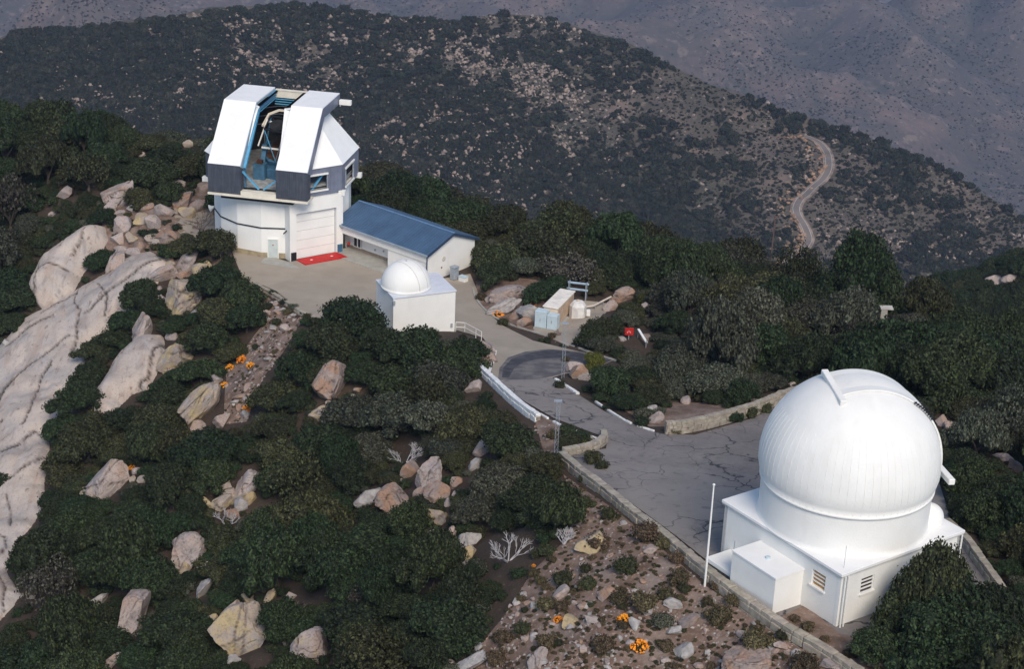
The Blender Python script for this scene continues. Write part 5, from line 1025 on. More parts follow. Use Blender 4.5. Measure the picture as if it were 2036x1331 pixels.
def settle(D, many=99):
    for lab, L in D.items():
        L.sort(key=lambda o: proj(o.location)[0])
        for k, o in enumerate(L):
            if len(L) == 1: o['label'] = lab
            elif len(L) == 2: o['label'] = lab+', '+('left one' if k == 0 else 'right one')
            else: o['label'] = lab+', '+('leftmost' if k == 0 else 'rightmost' if k == len(L)-1 else ORD[min(k, 9)]+' from left')
settle(RD_)
FOREST = []   # all big crowns: (world x,y,z, radius, hscale, colour, wispy)
def add_tree(x, y, rpx, colr, hs=1.0, wisp=False):
    """x,y: pixel of the crown's centre"""
    g = px(x, y+rpx*.55); t = (g-CAM).dot(fw); FOREST.append([g.x, g.y, g.z, rpx*t/FPX*1.12, hs, colr, wisp, True])
HAND = [(700, 640, 66, 'dark green'), (655, 690, 52, 'olive'), (765, 690, 50, 'dark green'), (822, 705, 62, 'dark green'), (905, 720, 55, 'dark green'), (930, 700, 40, 'dark green'), (868, 760, 60, 'grey green'), (775, 760, 60, 'dark green'), (600, 740, 55, 'dark green'), (560, 790, 55, 'olive'), (705, 820, 60, 'grey green'), (640, 880, 55, 'dark green'),
 (790, 830, 58, 'grey green'), (860, 840, 58, 'grey green'), (930, 850, 52, 'olive'), (1010, 880, 56, 'dark green'), (1000, 960, 56, 'grey green'), (1060, 985, 54, 'dark green'), (960, 1010, 50, 'grey green'), (1085, 930, 36, 'olive'), (560, 900, 58, 'olive'), (700, 940, 50, 'dark green'), (740, 890, 48, 'grey green'),
 (425, 492, 42, 'olive'), (372, 492, 34, 'olive'), (346, 502, 26, 'dark green'), (432, 560, 50, 'dark green'), (478, 592, 46, 'dark green'), (440, 620, 50, 'olive'), (490, 640, 40, 'dark green'), (420, 680, 46, 'dark green'), (465, 700, 32, 'olive'), (400, 735, 44, 'dark green'), (282, 582, 42, 'dark green'), (300, 600, 36, 'dark green'), (255, 640, 36, 'dark green'), (228, 672, 38, 'dark green'), (190, 700, 34, 'olive'), (175, 750, 40, 'dark green'), (325, 612, 30, 'dark green'), (352, 648, 27, 'dark green'), (203, 516, 32, 'dark green'), (160, 800, 44, 'dark green'), (130, 850, 38, 'dark green'), (190, 860, 46, 'olive'), (125, 930, 42, 'olive'), (110, 1000, 38, 'dark green'), (60, 1100, 44, 'dark green'), (95, 1080, 40, 'dark green'), (10, 960, 24, 'dark green'), (320, 840, 50, 'olive'), (250, 845, 46, 'dark green'), (330, 780, 34, 'dark green'),
 (300, 350, 48, 'dark green'), (340, 385, 34, 'dark green'), (275, 395, 30, 'olive'), (380, 340, 36, 'olive'), (50, 590, 44, 'dark green'), (20, 560, 46, 'dark green'), (30, 640, 30, 'dark green'),
 (1745, 1290, 58, 'dark green'), (1990, 1300, 70, 'dark green'),
 (955, 500, 42, 'olive'), (1010, 505, 52, 'olive'), (1075, 500, 56, 'olive'), (985, 545, 40, 'dark green'), (1130, 500, 46, 'olive'), (1180, 575, 22, 'olive'), (1085, 580, 38, 'dark green'), (1290, 600, 26, 'yellow green'), (1310, 585, 24, 'yellow green'), (1196, 650, 36, 'olive'), (1175, 668, 30, 'dark green'), (1255, 615, 24, 'olive'), (1345, 650, 36, 'dark green'), (1180, 720, 22, 'yellow green'), (1210, 760, 46, 'dark green'), (1275, 752, 36, 'dark green'), (1350, 720, 52, 'grey green'), (1420, 760, 50, 'grey green'), (1480, 785, 36, 'dark green'), (1240, 800, 30, 'dark green'), (1290, 785, 34, 'olive'), (1410, 700, 44, 'grey green'), (1530, 760, 32, 'grey green'),
 (1880, 560, 34, 'dark green'), (760, 348, 44, 'olive'), (710, 350, 30, 'olive'), (820, 378, 46, 'olive'), (880, 400, 46, 'olive'), (940, 425, 44, 'olive'), (1000, 440, 44, 'olive'), (1060, 455, 40, 'olive'), (780, 400, 36, 'olive'), (860, 440, 34, 'dark green'), (930, 470, 36, 'olive')]
for h in HAND: add_tree(*h)
for bx_, by_, R_, h_, c_ in ((1838, 1262, 2.1, 2.35, 'olive'), (1800, 1275, 2.2, 1.5, 'dark green'), (1885, 1262, 2.6, 1.45, 'dark green'), (1950, 1275, 2.7, 1.3, 'dark green'), (1850, 1325, 2.9, 1.15, 'dark green'), (1930, 1335, 2.6, 1.1, 'dark green')):
    g = px(bx_, by_); FOREST.append([g.x, g.y, g.z, R_, h_, c_, False, True])
# places that stay bare in the picture: (polygon, depth of the thing; nearer crowns may not cover it)
def dep(x, y): return (px(x, y)-CAM).dot(fw)
KEEP = [(DROAD, None), ([(408, 290), (440, 165), (680, 180), (715, 290), (712, 380), (695, 395), (945, 470), (945, 500), (900, 552), (870, 556), (760, 500), (575, 525), (430, 490), (424, 385), (410, 380)], 190), ([(752, 560), (760, 520), (810, 508), (855, 530), (908, 575), (904, 655), (870, 645), (820, 640), (757, 640)], 170), ([(1405, 1100), (1437, 985), (1505, 965), (1505, 850), (1560, 770), (1640, 728), (1720, 735), (1800, 765), (1860, 850), (1890, 960), (1860, 990), (1918, 1055), (1900, 1100), (1760, 1100), (1700, 1200), (1665, 1262), (1545, 1228)], 105),
 ([(1115, 905), (1130, 985), (1180, 1010), (1100, 1100), (1040, 1160), (980, 1240), (930, 1300), (920, 1420), (1760, 1420), (1680, 1300), (1400, 1130)], None), ([(500, 560), (600, 640), (570, 690), (520, 760), (500, 840), (440, 850), (445, 745), (480, 690), (520, 660)], None), ([(1060, 650), (1070, 600), (1135, 585), (1150, 560), (1180, 565), (1215, 590), (1225, 610), (1190, 640), (1150, 690)], None), ([(1236, 650), (1295, 650), (1295, 695), (1236, 685)], None), ([(1065, 830), (1100, 835), (1110, 900), (1080, 900)], None), ([(935, 720), (1075, 835), (1070, 860), (935, 750)], None), ([(345, 415), (425, 392), (430, 450), (400, 470), (345, 440)], None), ([(1745, 595), (1772, 595), (1770, 635), (1748, 635)], None), ([(1104, 700), (1180, 700), (1180, 765), (1104, 765)], None), ([(1300, 845), (1330, 850), (1560, 790), (1560, 770), (1450, 800), (1330, 828)], None), ([(960, 560), (1070, 560), (1080, 650), (1000, 650)], None), ([(980, 1060), (1040, 1060), (1040, 1120), (980, 1120)], None), ([(790, 870), (840, 870), (840, 920), (790, 920)], None)]
KEEP += [(p, None) for p, d in SLABS]
occ = [(t[0], t[1], t[3]) for t in FOREST]
BOXES = [(WO.x, WO.y, 9.6), (dcp.x+1, dcp.y, 5.0), (CC.x, CC.y, 7.4), (-12, 187, 4.5), (-17, 191, 4.5), (-7, 182, 4.5)]
def okspot(X, Y, R, strict=.55):
    for a, b, r in BOXES:
        if hypot(X-a, Y-b) < r+R*.6: return False
    if float(pdist(droad_w, np.array(X), np.array(Y))) < R*.85 or bool(pip(droad_w, X, Y)): return False
    z = gz(X, Y); cx, cy, t = proj((X, Y, z+R*.75)); rp_ = R*FPX/t
    if not (-90 < cx < 2130 and 200 < cy < 1440): return None
    S = [(cx+rp_*.8*cos(a), cy+rp_*.8*sin(a)) for a in np.linspace(0, 2*pi, 9)[:-1]]+[(cx, cy)]
    sx_ = np.array([s[0] for s in S]); sy_ = np.array([s[1] for s in S])
    for poly, d in KEEP:
        if d is not None and t > d: continue
        if pip(poly, sx_, sy_).any(): return False
    for (rx, ry, ex, ey, rt_) in ROCKS:
        if t < rt_+R and ((rx-cx)/(ex*.72+rp_*.62))**2+((cy-(ry-ey*.28))/(ey*.72+rp_*.66))**2 < 1: return False
    return True
random.seed(11)
cand = []
for _ in range(34000):
    X = random.uniform(-110, 95); Y = random.uniform(62, 262); cand.append((X, Y))
ncol = lambda X, Y: float(fbm2(np.array(X), np.array(Y), 18, 3, 41))
for _c, (X, Y) in enumerate(cand):
    R = (random.choice((2.2, 2.7, 3.2)) if _c < 6000 else random.choice((1.5, 1.8, 2.0)) if _c < 16000 else random.choice((.9, 1.1, 1.3)))*random.uniform(.9, 1.15)
    if any(abs(X-a) < 5 and abs(Y-b) < 5 and hypot(X-a, Y-b) < (R+r)*(.47 if X < -5+(180-Y)*.3 else .56) for a, b, r in occ): continue
    if not okspot(X, Y, R): continue
    right = X > (-5+(180-Y)*.3); c = ncol(X, Y)+random.uniform(-.25, .25)
    colr = ('dark green' if c < .12 else 'olive' if c < .42 else 'grey green') if not right else ('dark green' if c < -.05 else 'olive' if c < .25 else 'grey green')
    if random.random() < .035: colr = 'grey brown'
    occ.append((X, Y, R)); FOREST.append([X, Y, gz(X, Y), R, random.choice((.8, 1.0, 1.25, 1.5, 1.8))*(1.0 if R > 1.4 else .8)*random.uniform(.92, 1.08), colr, colr == 'grey brown' or (colr != 'dark green' and random.random() < .3), False])
print('forest', len(FOREST))
def visible(X, Y, Z_p): return -60 < X < 2090 and 150 < Y < 1400
sc_ = []
for i, t in enumerate(FOREST):
    cx, cy, d = proj((t[0], t[1], t[2]+t[3]*.6)); size = t[3]/d*FPX
    hid = gbv.ray_cast(CAM, (Vector((t[0], t[1], t[2]+t[3]*1.0))-CAM).normalized())[3]; dd = (Vector((t[0], t[1], t[2]+t[3]))-CAM).length
    inn = -size < cx < 2036+size and -size < cy < 1331+size and (hid is None or hid > dd-3)
    sc_.append((-(size+1000*t[7]) if inn else 1e9, i, cx, cy, size))
sc_.sort(); tree_labels = {}; n_ind = 0; rest = []; protoT = {}
for s, i, cx, cy, size in sc_:
    t = FOREST[i]
    if s < 1e8 and n_ind < 300:
        n_ind += 1
        sz = 'large' if size > 46 else 'small' if size < 27 else 'middling'
        kind = 'wispy open' if t[6] else 'dense rounded'
        lab = '%s %s %s oak %s' % (sz, 'wispy' if t[6] else 'rounded', t[5], where(cx, cy))
        root = thing('oak_tree', (t[0], t[1], t[2]), lab, 'tree', 'scrub oaks on the mountaintop'); tree_labels.setdefault(lab, []).append(root)
        me = random.choice(WISP if t[6] else CROWN); c = bpy.data.objects.new('crown', me); COL.objects.link(c); c.parent = root; R = t[3]; c.scale = (R, R*random.uniform(.9, 1.1), R*1.05*t[4]); c.rotation_euler = (random.gauss(0, .08), random.gauss(0, .08), random.uniform(0, 6.28)); c.location = (0, 0, -.10*R)
        c.material_slots[0].link = 'OBJECT'; c.material_slots[0].material = WCOL[t[5]]
        k = bpy.data.objects.new('trunk', random.choice(TRUNK)); COL.objects.link(k); k.parent = root; k.scale = (R, R, R*t[4]); k.rotation_euler = (0, 0, random.uniform(0, 6.28))
    else: rest.append(t)
settle(tree_labels)
print('individual trees', n_ind, 'rest', len(rest))
def proto(name, me, mt):
    m2 = me.copy(); m2.materials.clear(); m2.materials.append(mt); o = bpy.data.objects.new(name, m2); return o
def scatter(name, pts, protos, label, tilt=.1, z_sc=1.0):
    """pts: (x,y,z,scale,proto index). One object, geometry nodes instance the shapes on its vertices."""
    me = bpy.data.meshes.new(name); me.from_pydata([p[:3] for p in pts], [], [])
    for nm, tp, vals in (('sc', 'FLOAT', [p[3] for p in pts]), ('ix', 'INT', [p[4] for p in pts])):
        a = me.attributes.new(nm, tp, 'POINT'); a.data.foreach_set('value', vals)
    o = bpy.data.objects.new(name, me); COL.objects.link(o); tag(o, label, kind='stuff')
    ng = bpy.data.node_groups.new(name, 'GeometryNodeTree'); ng.interface.new_socket('Geometry', in_out='INPUT', socket_type='NodeSocketGeometry'); ng.interface.new_socket('Geometry', in_out='OUTPUT', socket_type='NodeSocketGeometry')
    N = ng.nodes; L = ng.links; gi = N.new('NodeGroupInput'); go = N.new('NodeGroupOutput'); j = N.new('GeometryNodeJoinGeometry')
    asc = N.new('GeometryNodeInputNamedAttribute'); asc.data_type = 'FLOAT'; asc.inputs[0].default_value = 'sc'; aix = N.new('GeometryNodeInputNamedAttribute'); aix.data_type = 'INT'; aix.inputs[0].default_value = 'ix'
    rv = N.new('FunctionNodeRandomValue'); rv.data_type = 'FLOAT_VECTOR'; rv.inputs[0].default_value = (-tilt, -tilt, 0); rv.inputs[1].default_value = (tilt, tilt, 6.283)
    cx = N.new('ShaderNodeCombineXYZ'); mz = N.new('ShaderNodeMath'); mz.operation = 'MULTIPLY'; mz.inputs[1].default_value = z_sc; L.new(asc.outputs[0], mz.inputs[0]); L.new(asc.outputs[0], cx.inputs[0]); L.new(asc.outputs[0], cx.inputs[1]); L.new(mz.outputs[0], cx.inputs[2])
    for k, p in enumerate(protos):
        oi = N.new('GeometryNodeObjectInfo'); oi.inputs['Object'].default_value = p; oi.inputs['As Instance'].default_value = True
        cm = N.new('FunctionNodeCompare'); cm.data_type = 'INT'; cm.operation = 'EQUAL'; L.new(aix.outputs[0], cm.inputs[2]); cm.inputs[3].default_value = k
        ip = N.new('GeometryNodeInstanceOnPoints'); L.new(gi.outputs[0], ip.inputs['Points']); L.new(cm.outputs[0], ip.inputs['Selection']); L.new(oi.outputs['Geometry'], ip.inputs['Instance']); L.new(rv.outputs[0], ip.inputs['Rotation']); L.new(cx.outputs[0], ip.inputs['Scale']); L.new(ip.outputs[0], j.inputs[0])
    L.new(j.outputs[0], go.inputs[0]); md = o.modifiers.new('scatter', 'NODES'); md.node_group = ng; return o
PT = [proto('oak_dark', CROWN[0], LG), proto('oak_dark_b', CROWN[2], LG), proto('oak_olive', CROWN[1], LO), proto('oak_grey', CROWN[3], LS)]
pts = [(t[0], t[1], t[2]-.1*t[3], t[3], {'dark green': random.choice((0, 1)), 'olive': 2, 'grey green': 3}.get(t[5], 2)) for t in rest]
for _ in range(9000):   # the spur and the back slopes
    X = random.uniform(-160, 220); Y = random.uniform(150, 425); z = gz(X, Y); cx, cy, d = proj((X, Y, z+1))
    if not(-400 < cx < 2400): continue
    if Y < 262 and -110 < X < 95: continue
    pts.append((X, Y, z-.2, random.uniform(1.2, 2.6), random.choice((0, 1, 1, 2))))
for _ in range(1500):
    x, y = random.uniform(1780, 2120), random.uniform(470, 700); g = px(x, y)
    if y > np.interp(x, [1750, 1885, 2036, 2120], [615, 572, 515, 490]) and g.y > 225 and g.y < 400 and not any(abs(x-a) < 30 and -14 < y-b < 34 for a, b in ((1972, 561), (2012, 559), (1938, 572))): pts.append((g.x, g.y, g.z-.2, random.uniform(1.6, 2.8), random.choice((0, 1, 1, 2))))
scatter('oak_thicket', pts, PT, 'dense oak scrub covering the back slopes and the dark spur')
# undergrowth between the oaks
PU = [proto('low_dark', SHRUB[0], LG), proto('low_olive', SHRUB[1], LO), proto('low_grey', SHRUB[2], LS), proto('low_brown', SHRUB[0], LB)]
und_ = []
for _ in range(22000):
    X = random.uniform(-110, 95); Y = random.uniform(62, 240); R = random.uniform(.35, 1.05)
    if okspot(X, Y, R*.6, .3): und_.append((X, Y, gz(X, Y)-.05, R, random.choice((0, 0, 0, 1, 1, 2))))
scatter('undergrowth', und_, PU, 'low mixed scrub filling the gaps between the oaks'); print('undergrowth', len(und_))

# shrubs of the rubble slope
def inpx(poly, n):
    xs = [p[0] for p in poly]; ys = [p[1] for p in poly]; out = []
    while len(out) < n:
        x, y = random.uniform(min(xs), max(xs)), random.uniform(min(ys), max(ys))
        if pip(poly, x, y): out.append((x, y))
    return out
def plant(x, y, rpx, colr, lab=None, nm='shrub', zs=1., mesh=None):
    g = px(x, y+rpx*.5); t = (g-CAM).dot(fw); R = rpx*t/FPX; root = thing(nm, g, lab or '', 'shrub', 'low shrubs on the rubble slopes'); c = bpy.data.objects.new('crown', mesh or random.choice(SHRUB)); COL.objects.link(c); c.parent = root; c.scale = (R*1.1, R*1.1, R*1.25*zs); c.rotation_euler = (0, 0, random.uniform(0, 6.28)); c.location = (0, 0, -.15*R); c.material_slots[0].link = 'OBJECT'; c.material_slots[0].material = WCOL[colr]
    k = bpy.data.objects.new('stem', TRUNK[0]); COL.objects.link(k); k.parent = root; k.scale = (R, R, R); return root
SH = [(1640, 1272, 12, 'brown'), (1690, 1300, 16, 'brown'), (1508, 1272, 36, 'brown'), (1556, 1262, 18, 'olive'), (1424, 1222, 30, 'brown'), (1455, 1192, 22, 'brown'), (1424, 1165, 14, 'brown'), (1600, 1322, 34, 'brown'), (1580, 1230, 14, 'brown'), (1607, 1246, 16, 'brown'), (1210, 1020, 20, 'olive'), (1190, 1075, 28, 'brown'), (1290, 1060, 34, 'brown'), (1320, 1080, 20, 'brown'), (1240, 1125, 30, 'olive'), (1345, 1110, 20, 'brown'), (1350, 1150, 26, 'brown'), (1170, 1160, 22, 'olive'), (1280, 1195, 34, 'brown'), (1230, 1190, 24, 'brown'), (1325, 1180, 22, 'brown'), (1085, 1200, 24, 'brown'), (1115, 1205, 18, 'brown'), (1315, 1235, 26, 'grey green'), (1200, 1280, 30, 'brown'), (1325, 1285, 20, 'brown'), (1085, 1275, 26, 'brown'), (1000, 1265, 24, 'brown'), (1040, 1250, 20, 'olive'), (985, 1310, 26, 'brown'), (1355, 1190, 12, 'brown'), (1120, 1150, 24, 'olive'), (1165, 1130, 16, 'olive'), (1160, 950, 14, 'olive'), (1165, 1000, 22, 'olive'), (1180, 910, 22, 'olive'), (1195, 925, 16, 'olive'), (1130, 875, 22, 'olive'), (1160, 882, 16, 'yellow green'), (1100, 865, 16, 'brown'), (1342, 858, 12, 'brown'), (1490, 820, 20, 'olive'), (1520, 812, 18, 'olive'), (1112, 765, 14, 'olive'), (1125, 715, 10, 'brown'), (1000, 640, 14, 'olive'), (958, 590, 14, 'brown'), (1098, 668, 10, 'brown'), (550, 640, 13, 'olive'), (570, 620, 11, 'brown'), (530, 610, 14, 'olive'), (510, 690, 10, 'olive'), (545, 700, 8, 'brown')]
seen = {}
for s in SH: lab = '%s low %s shrub %s' % ('broad' if s[2] > 24 else 'small' if s[2] < 17 else 'rounded', s[3], where(s[0], s[1])); seen.setdefault(lab, []).append(plant(*s))
for x, y in inpx(SCREE, 34):
    r_ = random.uniform(7, 15); cc_ = random.choice(('brown', 'brown', 'olive')); lab = '%s low %s shrub %s' % ('tiny' if r_ < 11 else 'small', cc_, where(x, y)); seen.setdefault(lab, []).append(plant(x, y, r_, cc_))
settle(seen)
# bare bushes
def bare_bush(x, y, hpx, label, seed, spread=.8, m_=DEAD):
    r = random.Random(seed); g = px(x, y); t = (g-CAM).dot(fw); Hh = hpx*t/FPX; root = thing('bare_bush', g, label, 'bush'); mb = MB()
    def grow(p, d, L, rad, lv):
        q = p+d*L; m2 = p+d*L*.5+Vector((r.uniform(-1, 1), r.uniform(-1, 1), r.uniform(-.3, .6)))*L*.12; mb.tube([p, m2, q], [rad, rad*.8, rad*.6], 4, cap=False)
        if lv:
            for _ in range(r.choice((2, 3, 3))):
                nd = (d+Vector((r.uniform(-1, 1), r.uniform(-1, 1), r.uniform(-.4, .8)))*.75).normalized(); grow(q, nd, L*r.uniform(.6, .85), rad*.62, lv-1)
    for k in range(6):
        a = r.uniform(0, 6.28); grow(Vector(g)-Z_*.1, Vector((cos(a)*spread, sin(a)*spread, 1)).normalized(), Hh*.36, .055, 3)
    mb.build('branches', m_, root, fix=False); return root
bare_bush(1010, 1118, 66, 'bleached bare branching bush above the rubble slope', 3, 1.0); bare_bush(805, 925, 56, 'pale bare branches of a dead bush above the standing boulder', 5, 1.0); bare_bush(262, 1110, 70, 'faint grey bare bush in the lower left scrub', 8, 1.0); bare_bush(452, 1050, 44, 'bare pale twigs below the yellow grey flat boulder at the left', 9); bare_bush(300, 905, 50, 'bare grey twigs right of the triangular boulder', 12); bare_bush(585, 1250, 60, 'fine leafless grey bush over the rounded boulder at the bottom', 15, 1.0, mat('grey_twig', (.16, .14, .12)))
bare_bush(1120, 1085, 40, 'thin bare sapling at the top of the rubble slope', 18, .5)
bare_bush(398, 460, 60, 'leafless brown bush between the tan clearing and the round base', 21, .9, mat('brown_twig', (.17, .13, .11)))
# orange flowers
def flowers(x, y, rpx, label, n_=90):
    rpx *= 1.25
    g = px(x, y); t = (g-CAM).dot(fw); R = rpx*t/FPX; root = thing('flower_clump', g, label, 'flowers', 'clumps of orange flowers'); mb = MB()
    for i in range(n_):
        a = random.uniform(0, 6.28); q = R*sqrt(random.random()); p = g+Vector((cos(a)*q, sin(a)*q, R*.9*(1-(q/R)**2)*random.uniform(.5, 1.1)+.05)); s = R*random.uniform(.08, .17); nn_ = Vector((random.gauss(0, .5), -.5+random.gauss(0, .4), .8)).normalized(); u_ = nn_.orthogonal().normalized(); v_ = nn_.cross(u_)
        mb.add([p+(u_*cos(k*1.2566)+v_*sin(k*1.2566))*s for k in range(5)], [(0, 1, 2, 3, 4)])
    mb.build('blossoms', ORANGE, root, fix=False); c = bpy.data.objects.new('leaves', SHRUB[1]); COL.objects.link(c); c.parent = root; c.scale = (R, R, R*.75); c.location = (0, 0, -.1); c.material_slots[0].link = 'OBJECT'; c.material_slots[0].material = LO
for f in [(1053, 608, 12, 'bright orange flower clump at the right foot of the large flat boulder'), (990, 626, 13, 'bright orange flower clump at the kerb under the large flat boulder'), (1240, 1238, 13, 'orange flower clump in the middle of the rubble slope'), (1272, 1292, 16, 'largest orange flower clump, at the bottom of the rubble slope'), (1111, 1236, 9, 'small orange flower clump left of the yellow grey boulder in the rubble'), (481, 719, 10, 'orange flower clump highest in the rubble strip below the drive'), (458, 734, 8, 'orange flower clump at the left of the rubble strip'), (499, 730, 8, 'orange flower clump at the right of the rubble strip'), (446, 768, 7, 'small orange clump at the left of the lower rubble strip'), (492, 815, 9, 'orange flower clump lowest in the rubble strip'), (742, 1017, 6, 'tiny orange flower clump left of the round pinkish boulder'), (1061, 1128, 4, 'tiny orange flower by the bare white bush'), (857, 1085, 5, 'tiny orange flower below the central boulder group'), (262, 932, 6, 'tiny orange flower patch beside the triangular boulder'), (250, 536, 7, 'orange lichened weed patch under the tall pinkish boulder')]: flowers(*f)
# loose stones
STN = [(stone_mesh('loose_stone_%d_%s' % (i, m_.name), 80+i, m_, 2), m_.name) for i in range(3) for m_ in (GRAN, GREYST, REDGRAN)]
CN = {'pale_granite': 'pale', 'grey_stone': 'grey', 'rusty_granite': 'rusty'}
def stone(x, y, s_px, sl_):
    g = px(x, y); t = (g-CAM).dot(fw); s = s_px*t/FPX; me, mn = random.choice(STN); o = bpy.data.objects.new('loose_stone', me); o.location = g+Z_*s*.12; o.rotation_euler = (random.gauss(0, .3), random.gauss(0, .3), random.uniform(0, 6.28)); o.scale = (s*random.uniform(.8, 1.3), s, s*random.uniform(.5, .8)); COL.objects.link(o)
    tag(o, '', 'stone', 'loose stones on the rubble slopes'); sl_.setdefault('%s %s stone %s' % ('small' if s_px < 10 else 'middling' if s_px < 14 else 'chunky', CN[mn], where(x, y)), []).append(o)
sd_ = {}
for x, y in inpx(SCREE, 190): stone(x, y, random.choice((8, 9, 10, 11, 13, 16, 21)), sd_)
for x, y in inpx(SCREE2, 70): stone(x, y, random.choice((8, 9, 10, 12, 15, 20)), sd_)
settle(sd_)
PG = [proto('grit_pale', GRIT[0], GRAN), proto('grit_grey', GRIT[1], GREYST), proto('grit_red', GRIT[2], REDGRAN)]; gp_ = []
for poly, n_ in ((SCREE, 3200), (SCREE2, 900), ([(330, 400), (430, 390), (470, 500), (400, 520), (300, 480)], 260), ([(1060, 840), (1110, 850), (1110, 905), (1080, 900)], 90), ([(955, 685), (985, 700), (975, 740), (945, 730)], 80), ([(1060, 670), (1060, 600), (1220, 600), (1180, 700)], 200)):
    for x, y in inpx(poly, n_): g = px(x, y); gp_.append((g.x, g.y, g.z, random.choice((.08, .1, .14, .2, .28)), random.choice((0, 1, 2))))
scatter('gravel', gp_, PG, 'loose gravel and small stones on the rubble slopes', .5, .7)
pg = []
for poly, n_ in ((SCREE, 1100), (SCREE2, 160)):
    for x, y in inpx(poly, n_): g = px(x, y); pg.append((g.x, g.y, g.z-.03, random.uniform(.10, .24), random.choice((1, 3, 3, 3))))
scatter('dry_weeds', pg, PU, 'dry brown weeds and tufts on the rubble slope', .2)

# ------------------------------------------------------------------ hillside brush and rocks
PF = [proto('brush_%d' % i, FAR[i], (LF, LF, LF2)[i]) for i in range(3)]; hp = []; hr_ = []
N_ = 52000; ax_ = rng.uniform(-250, 2290, N_); u1 = rng.uniform(0, 1, N_)
sk = np.interp(ax_, skx, sky_y); nb_ = np.interp(ax_, nx, ny)+20; ay_ = sk+(nb_-sk)*u1
H_ = [hit(hb, x, y) for x, y in zip(ax_, ay_)]
hx = np.array([h.x if h else 0 for h in H_]); hy = np.array([h.y if h else 0 for h in H_])
n1 = fbm2(hx, hy, 70, 4, 51)+.5*fbm2(hx, hy, 18, 2, 52)
dens = np.interp(ax_, [0, 900, 1150, 1400, 2036], [.80, .78, .56, .32, .28])
dens = dens-np.where((ax_ > 450) & (ax_ < 1150), .28*np.exp(-((ay_-110)/75)**2), 0)-np.where(ax_ < 500, .10*np.exp(-((ay_-90)/60)**2), 0)+np.where((ax_ > 1150), .25*np.exp(-((ay_-sk)/14)**2), 0)+np.where((ax_ > 1000) & (ax_ < 1500), .25*np.clip((ay_-300)/120, 0, 1), 0)
ok = (n1*1.0+rng.uniform(-.22, .22, N_)+dens) > .5
roadxy = RA[:, :2]
for x, y in zip(rng.uniform(-50, 1250, 2600), rng.uniform(0, 1, 2600)):
    y0 = np.interp(x, skx, sky_y); h = hit(hb, x, y0+y*(np.interp(x, nx, ny)-y0))
    if h: hr_.append((h.x, h.y, h.z+1.2, random.choice((.8, 1.1, 1.5, 2.0, 2.6)), random.choice((0, 1))))
for x, y, h, o_, d_n, nn1, w1 in zip(ax_, ay_, H_, ok, dens, n1, rng.uniform(0, 1, N_)):
    if h is None or np.hypot(roadxy[:, 0]-h.x, roadxy[:, 1]-h.y).min() < 7: continue
    if o_:
        if d_n > .6 or w1 < .42: hp.append((h.x, h.y, h.z-.3, (.9+2.9*random.random()**2.2)*(1.1 if d_n > .6 else 1.3), random.choice((0, 1, 2))))
    elif w1 < (.06 if x > 1150 else .30): hr_.append((h.x, h.y, h.z, random.choice((.7, 1., 1.3, 1.7, 2.6)), random.choice((0, 1))))
    if noise.noise(Vector((h.x*.011, h.y*.02, 5)))+.6*noise.noise(Vector((h.x*.04, h.y*.05, 7))) > (.12 if x < 1150 else .72)+random.gauss(0, .10): hr_.append((h.x+random.gauss(0, 2), h.y+random.gauss(0, 2), h.z+.6, random.choice((.8, 1., 1.3, 1.7, 2.2, 3.2)), random.choice((0, 1))))
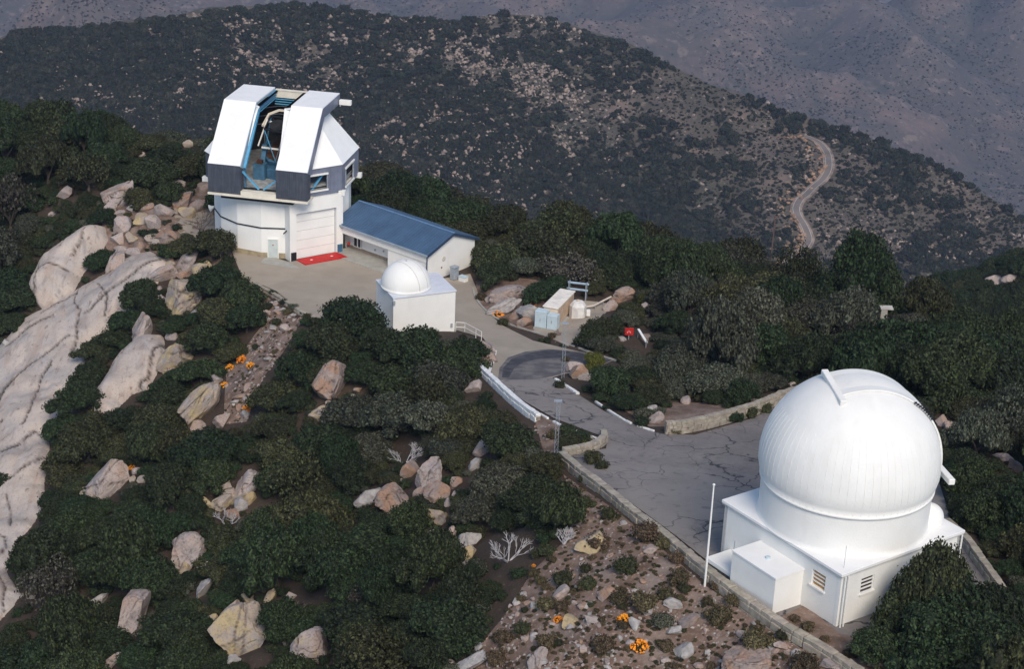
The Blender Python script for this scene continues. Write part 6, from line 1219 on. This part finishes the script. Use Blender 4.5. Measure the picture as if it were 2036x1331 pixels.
for x, y in [(random.gauss(cx, sx1), random.gauss(cy, sy1)) for cx, cy, sx1, sy1, n_ in ((620, 60, 60, 25, 90), (800, 80, 70, 30, 120), (880, 130, 50, 40, 90), (540, 110, 40, 30, 40), (1100, 220, 30, 30, 30), (930, 270, 60, 30, 50), (1560, 215, 40, 12, 50), (1270, 400, 60, 60, 40), (270, 80, 80, 20, 80), (360, 110, 50, 20, 40), (1130, 455, 80, 14, 50), (1620, 330, 18, 30, 25)) for _ in range(n_)]:
    h = hit(hb, x, y)
    if h: hr_.append((h.x, h.y, h.z, random.choice((1, 1.4, 2, 2.8, 4.2)), random.choice((0, 1))))
scatter('hillside_brush', hp, PF, 'dark oak brush dotting the hillside across the valley', .15)
scatter('hillside_rocks', hr_, [proto('hill_rock_a', GRIT[0], mat('hill_granite', (.27, .21, .175), .9, .25, .3, .5, 1)), proto('hill_rock_b', GRIT[1], MATS['hill_granite'])], 'pale granite rocks scattered over the hillside', .4, .75)
pc = []
for _ in range(220):
    p = random.choice(rs); s = random.choice((-1, 1, -1)); q = p+Vector((random.uniform(-6, 6)-7.5, random.uniform(-5, 5), 0))
    pc.append((q.x, q.y, q.z+.3, random.uniform(1., 3.2), random.choice((0, 1))))
scatter('road_cut', pc, [proto('cut_a', GRIT[2], CUT), proto('cut_b', GRIT[3], CUT)], 'orange broken rock of the road cutting', .5, .6)
tf = []
for _ in range(26000):
    x = random.uniform(400, 2250); y0 = np.interp(x, skx, sky_y); y = y0+random.random()*(np.interp(x, nx, ny)+20-y0); h = hit(hb, x, y)
    if h and np.hypot(roadxy[:, 0]-h.x, roadxy[:, 1]-h.y).min() > 5: tf.append((h.x, h.y, h.z-.1, .45+1.2*random.random()**2.2, random.choice((0, 1, 2))))
scatter('hillside_tufts', tf, PF, 'small scattered tufts and bushes speckling the open hillside', .15)
mbv = bvh_of(np.stack([FX, FY, FZ], -1)); mbr = []
xx_ = rng.uniform(-150, 2200, 36000); yy_ = rng.uniform(-60, 460, 36000); nn2 = None
for x, y in zip(xx_, yy_):
    if y > np.interp(x, skx, sky_y)+6: continue
    h = mbv.ray_cast(CAM, ray(x, y).normalized())[0]
    if h and h.z > -1150 and noise.noise(Vector((h.x, h.y, 0))*.006)+.5*noise.noise(Vector((h.x, h.y, 9))*.02) > -.12+random.gauss(0, .2): mbr.append((h.x, h.y, h.z-.5, 1.0+1.9*random.random()**2, random.choice((0, 1, 2))))
scatter('mountain_brush', mbr, PF, 'dark brush speckling the distant mountains', .15)
print('hill', len(tf), len(mbr), len(hp), len(hr_))
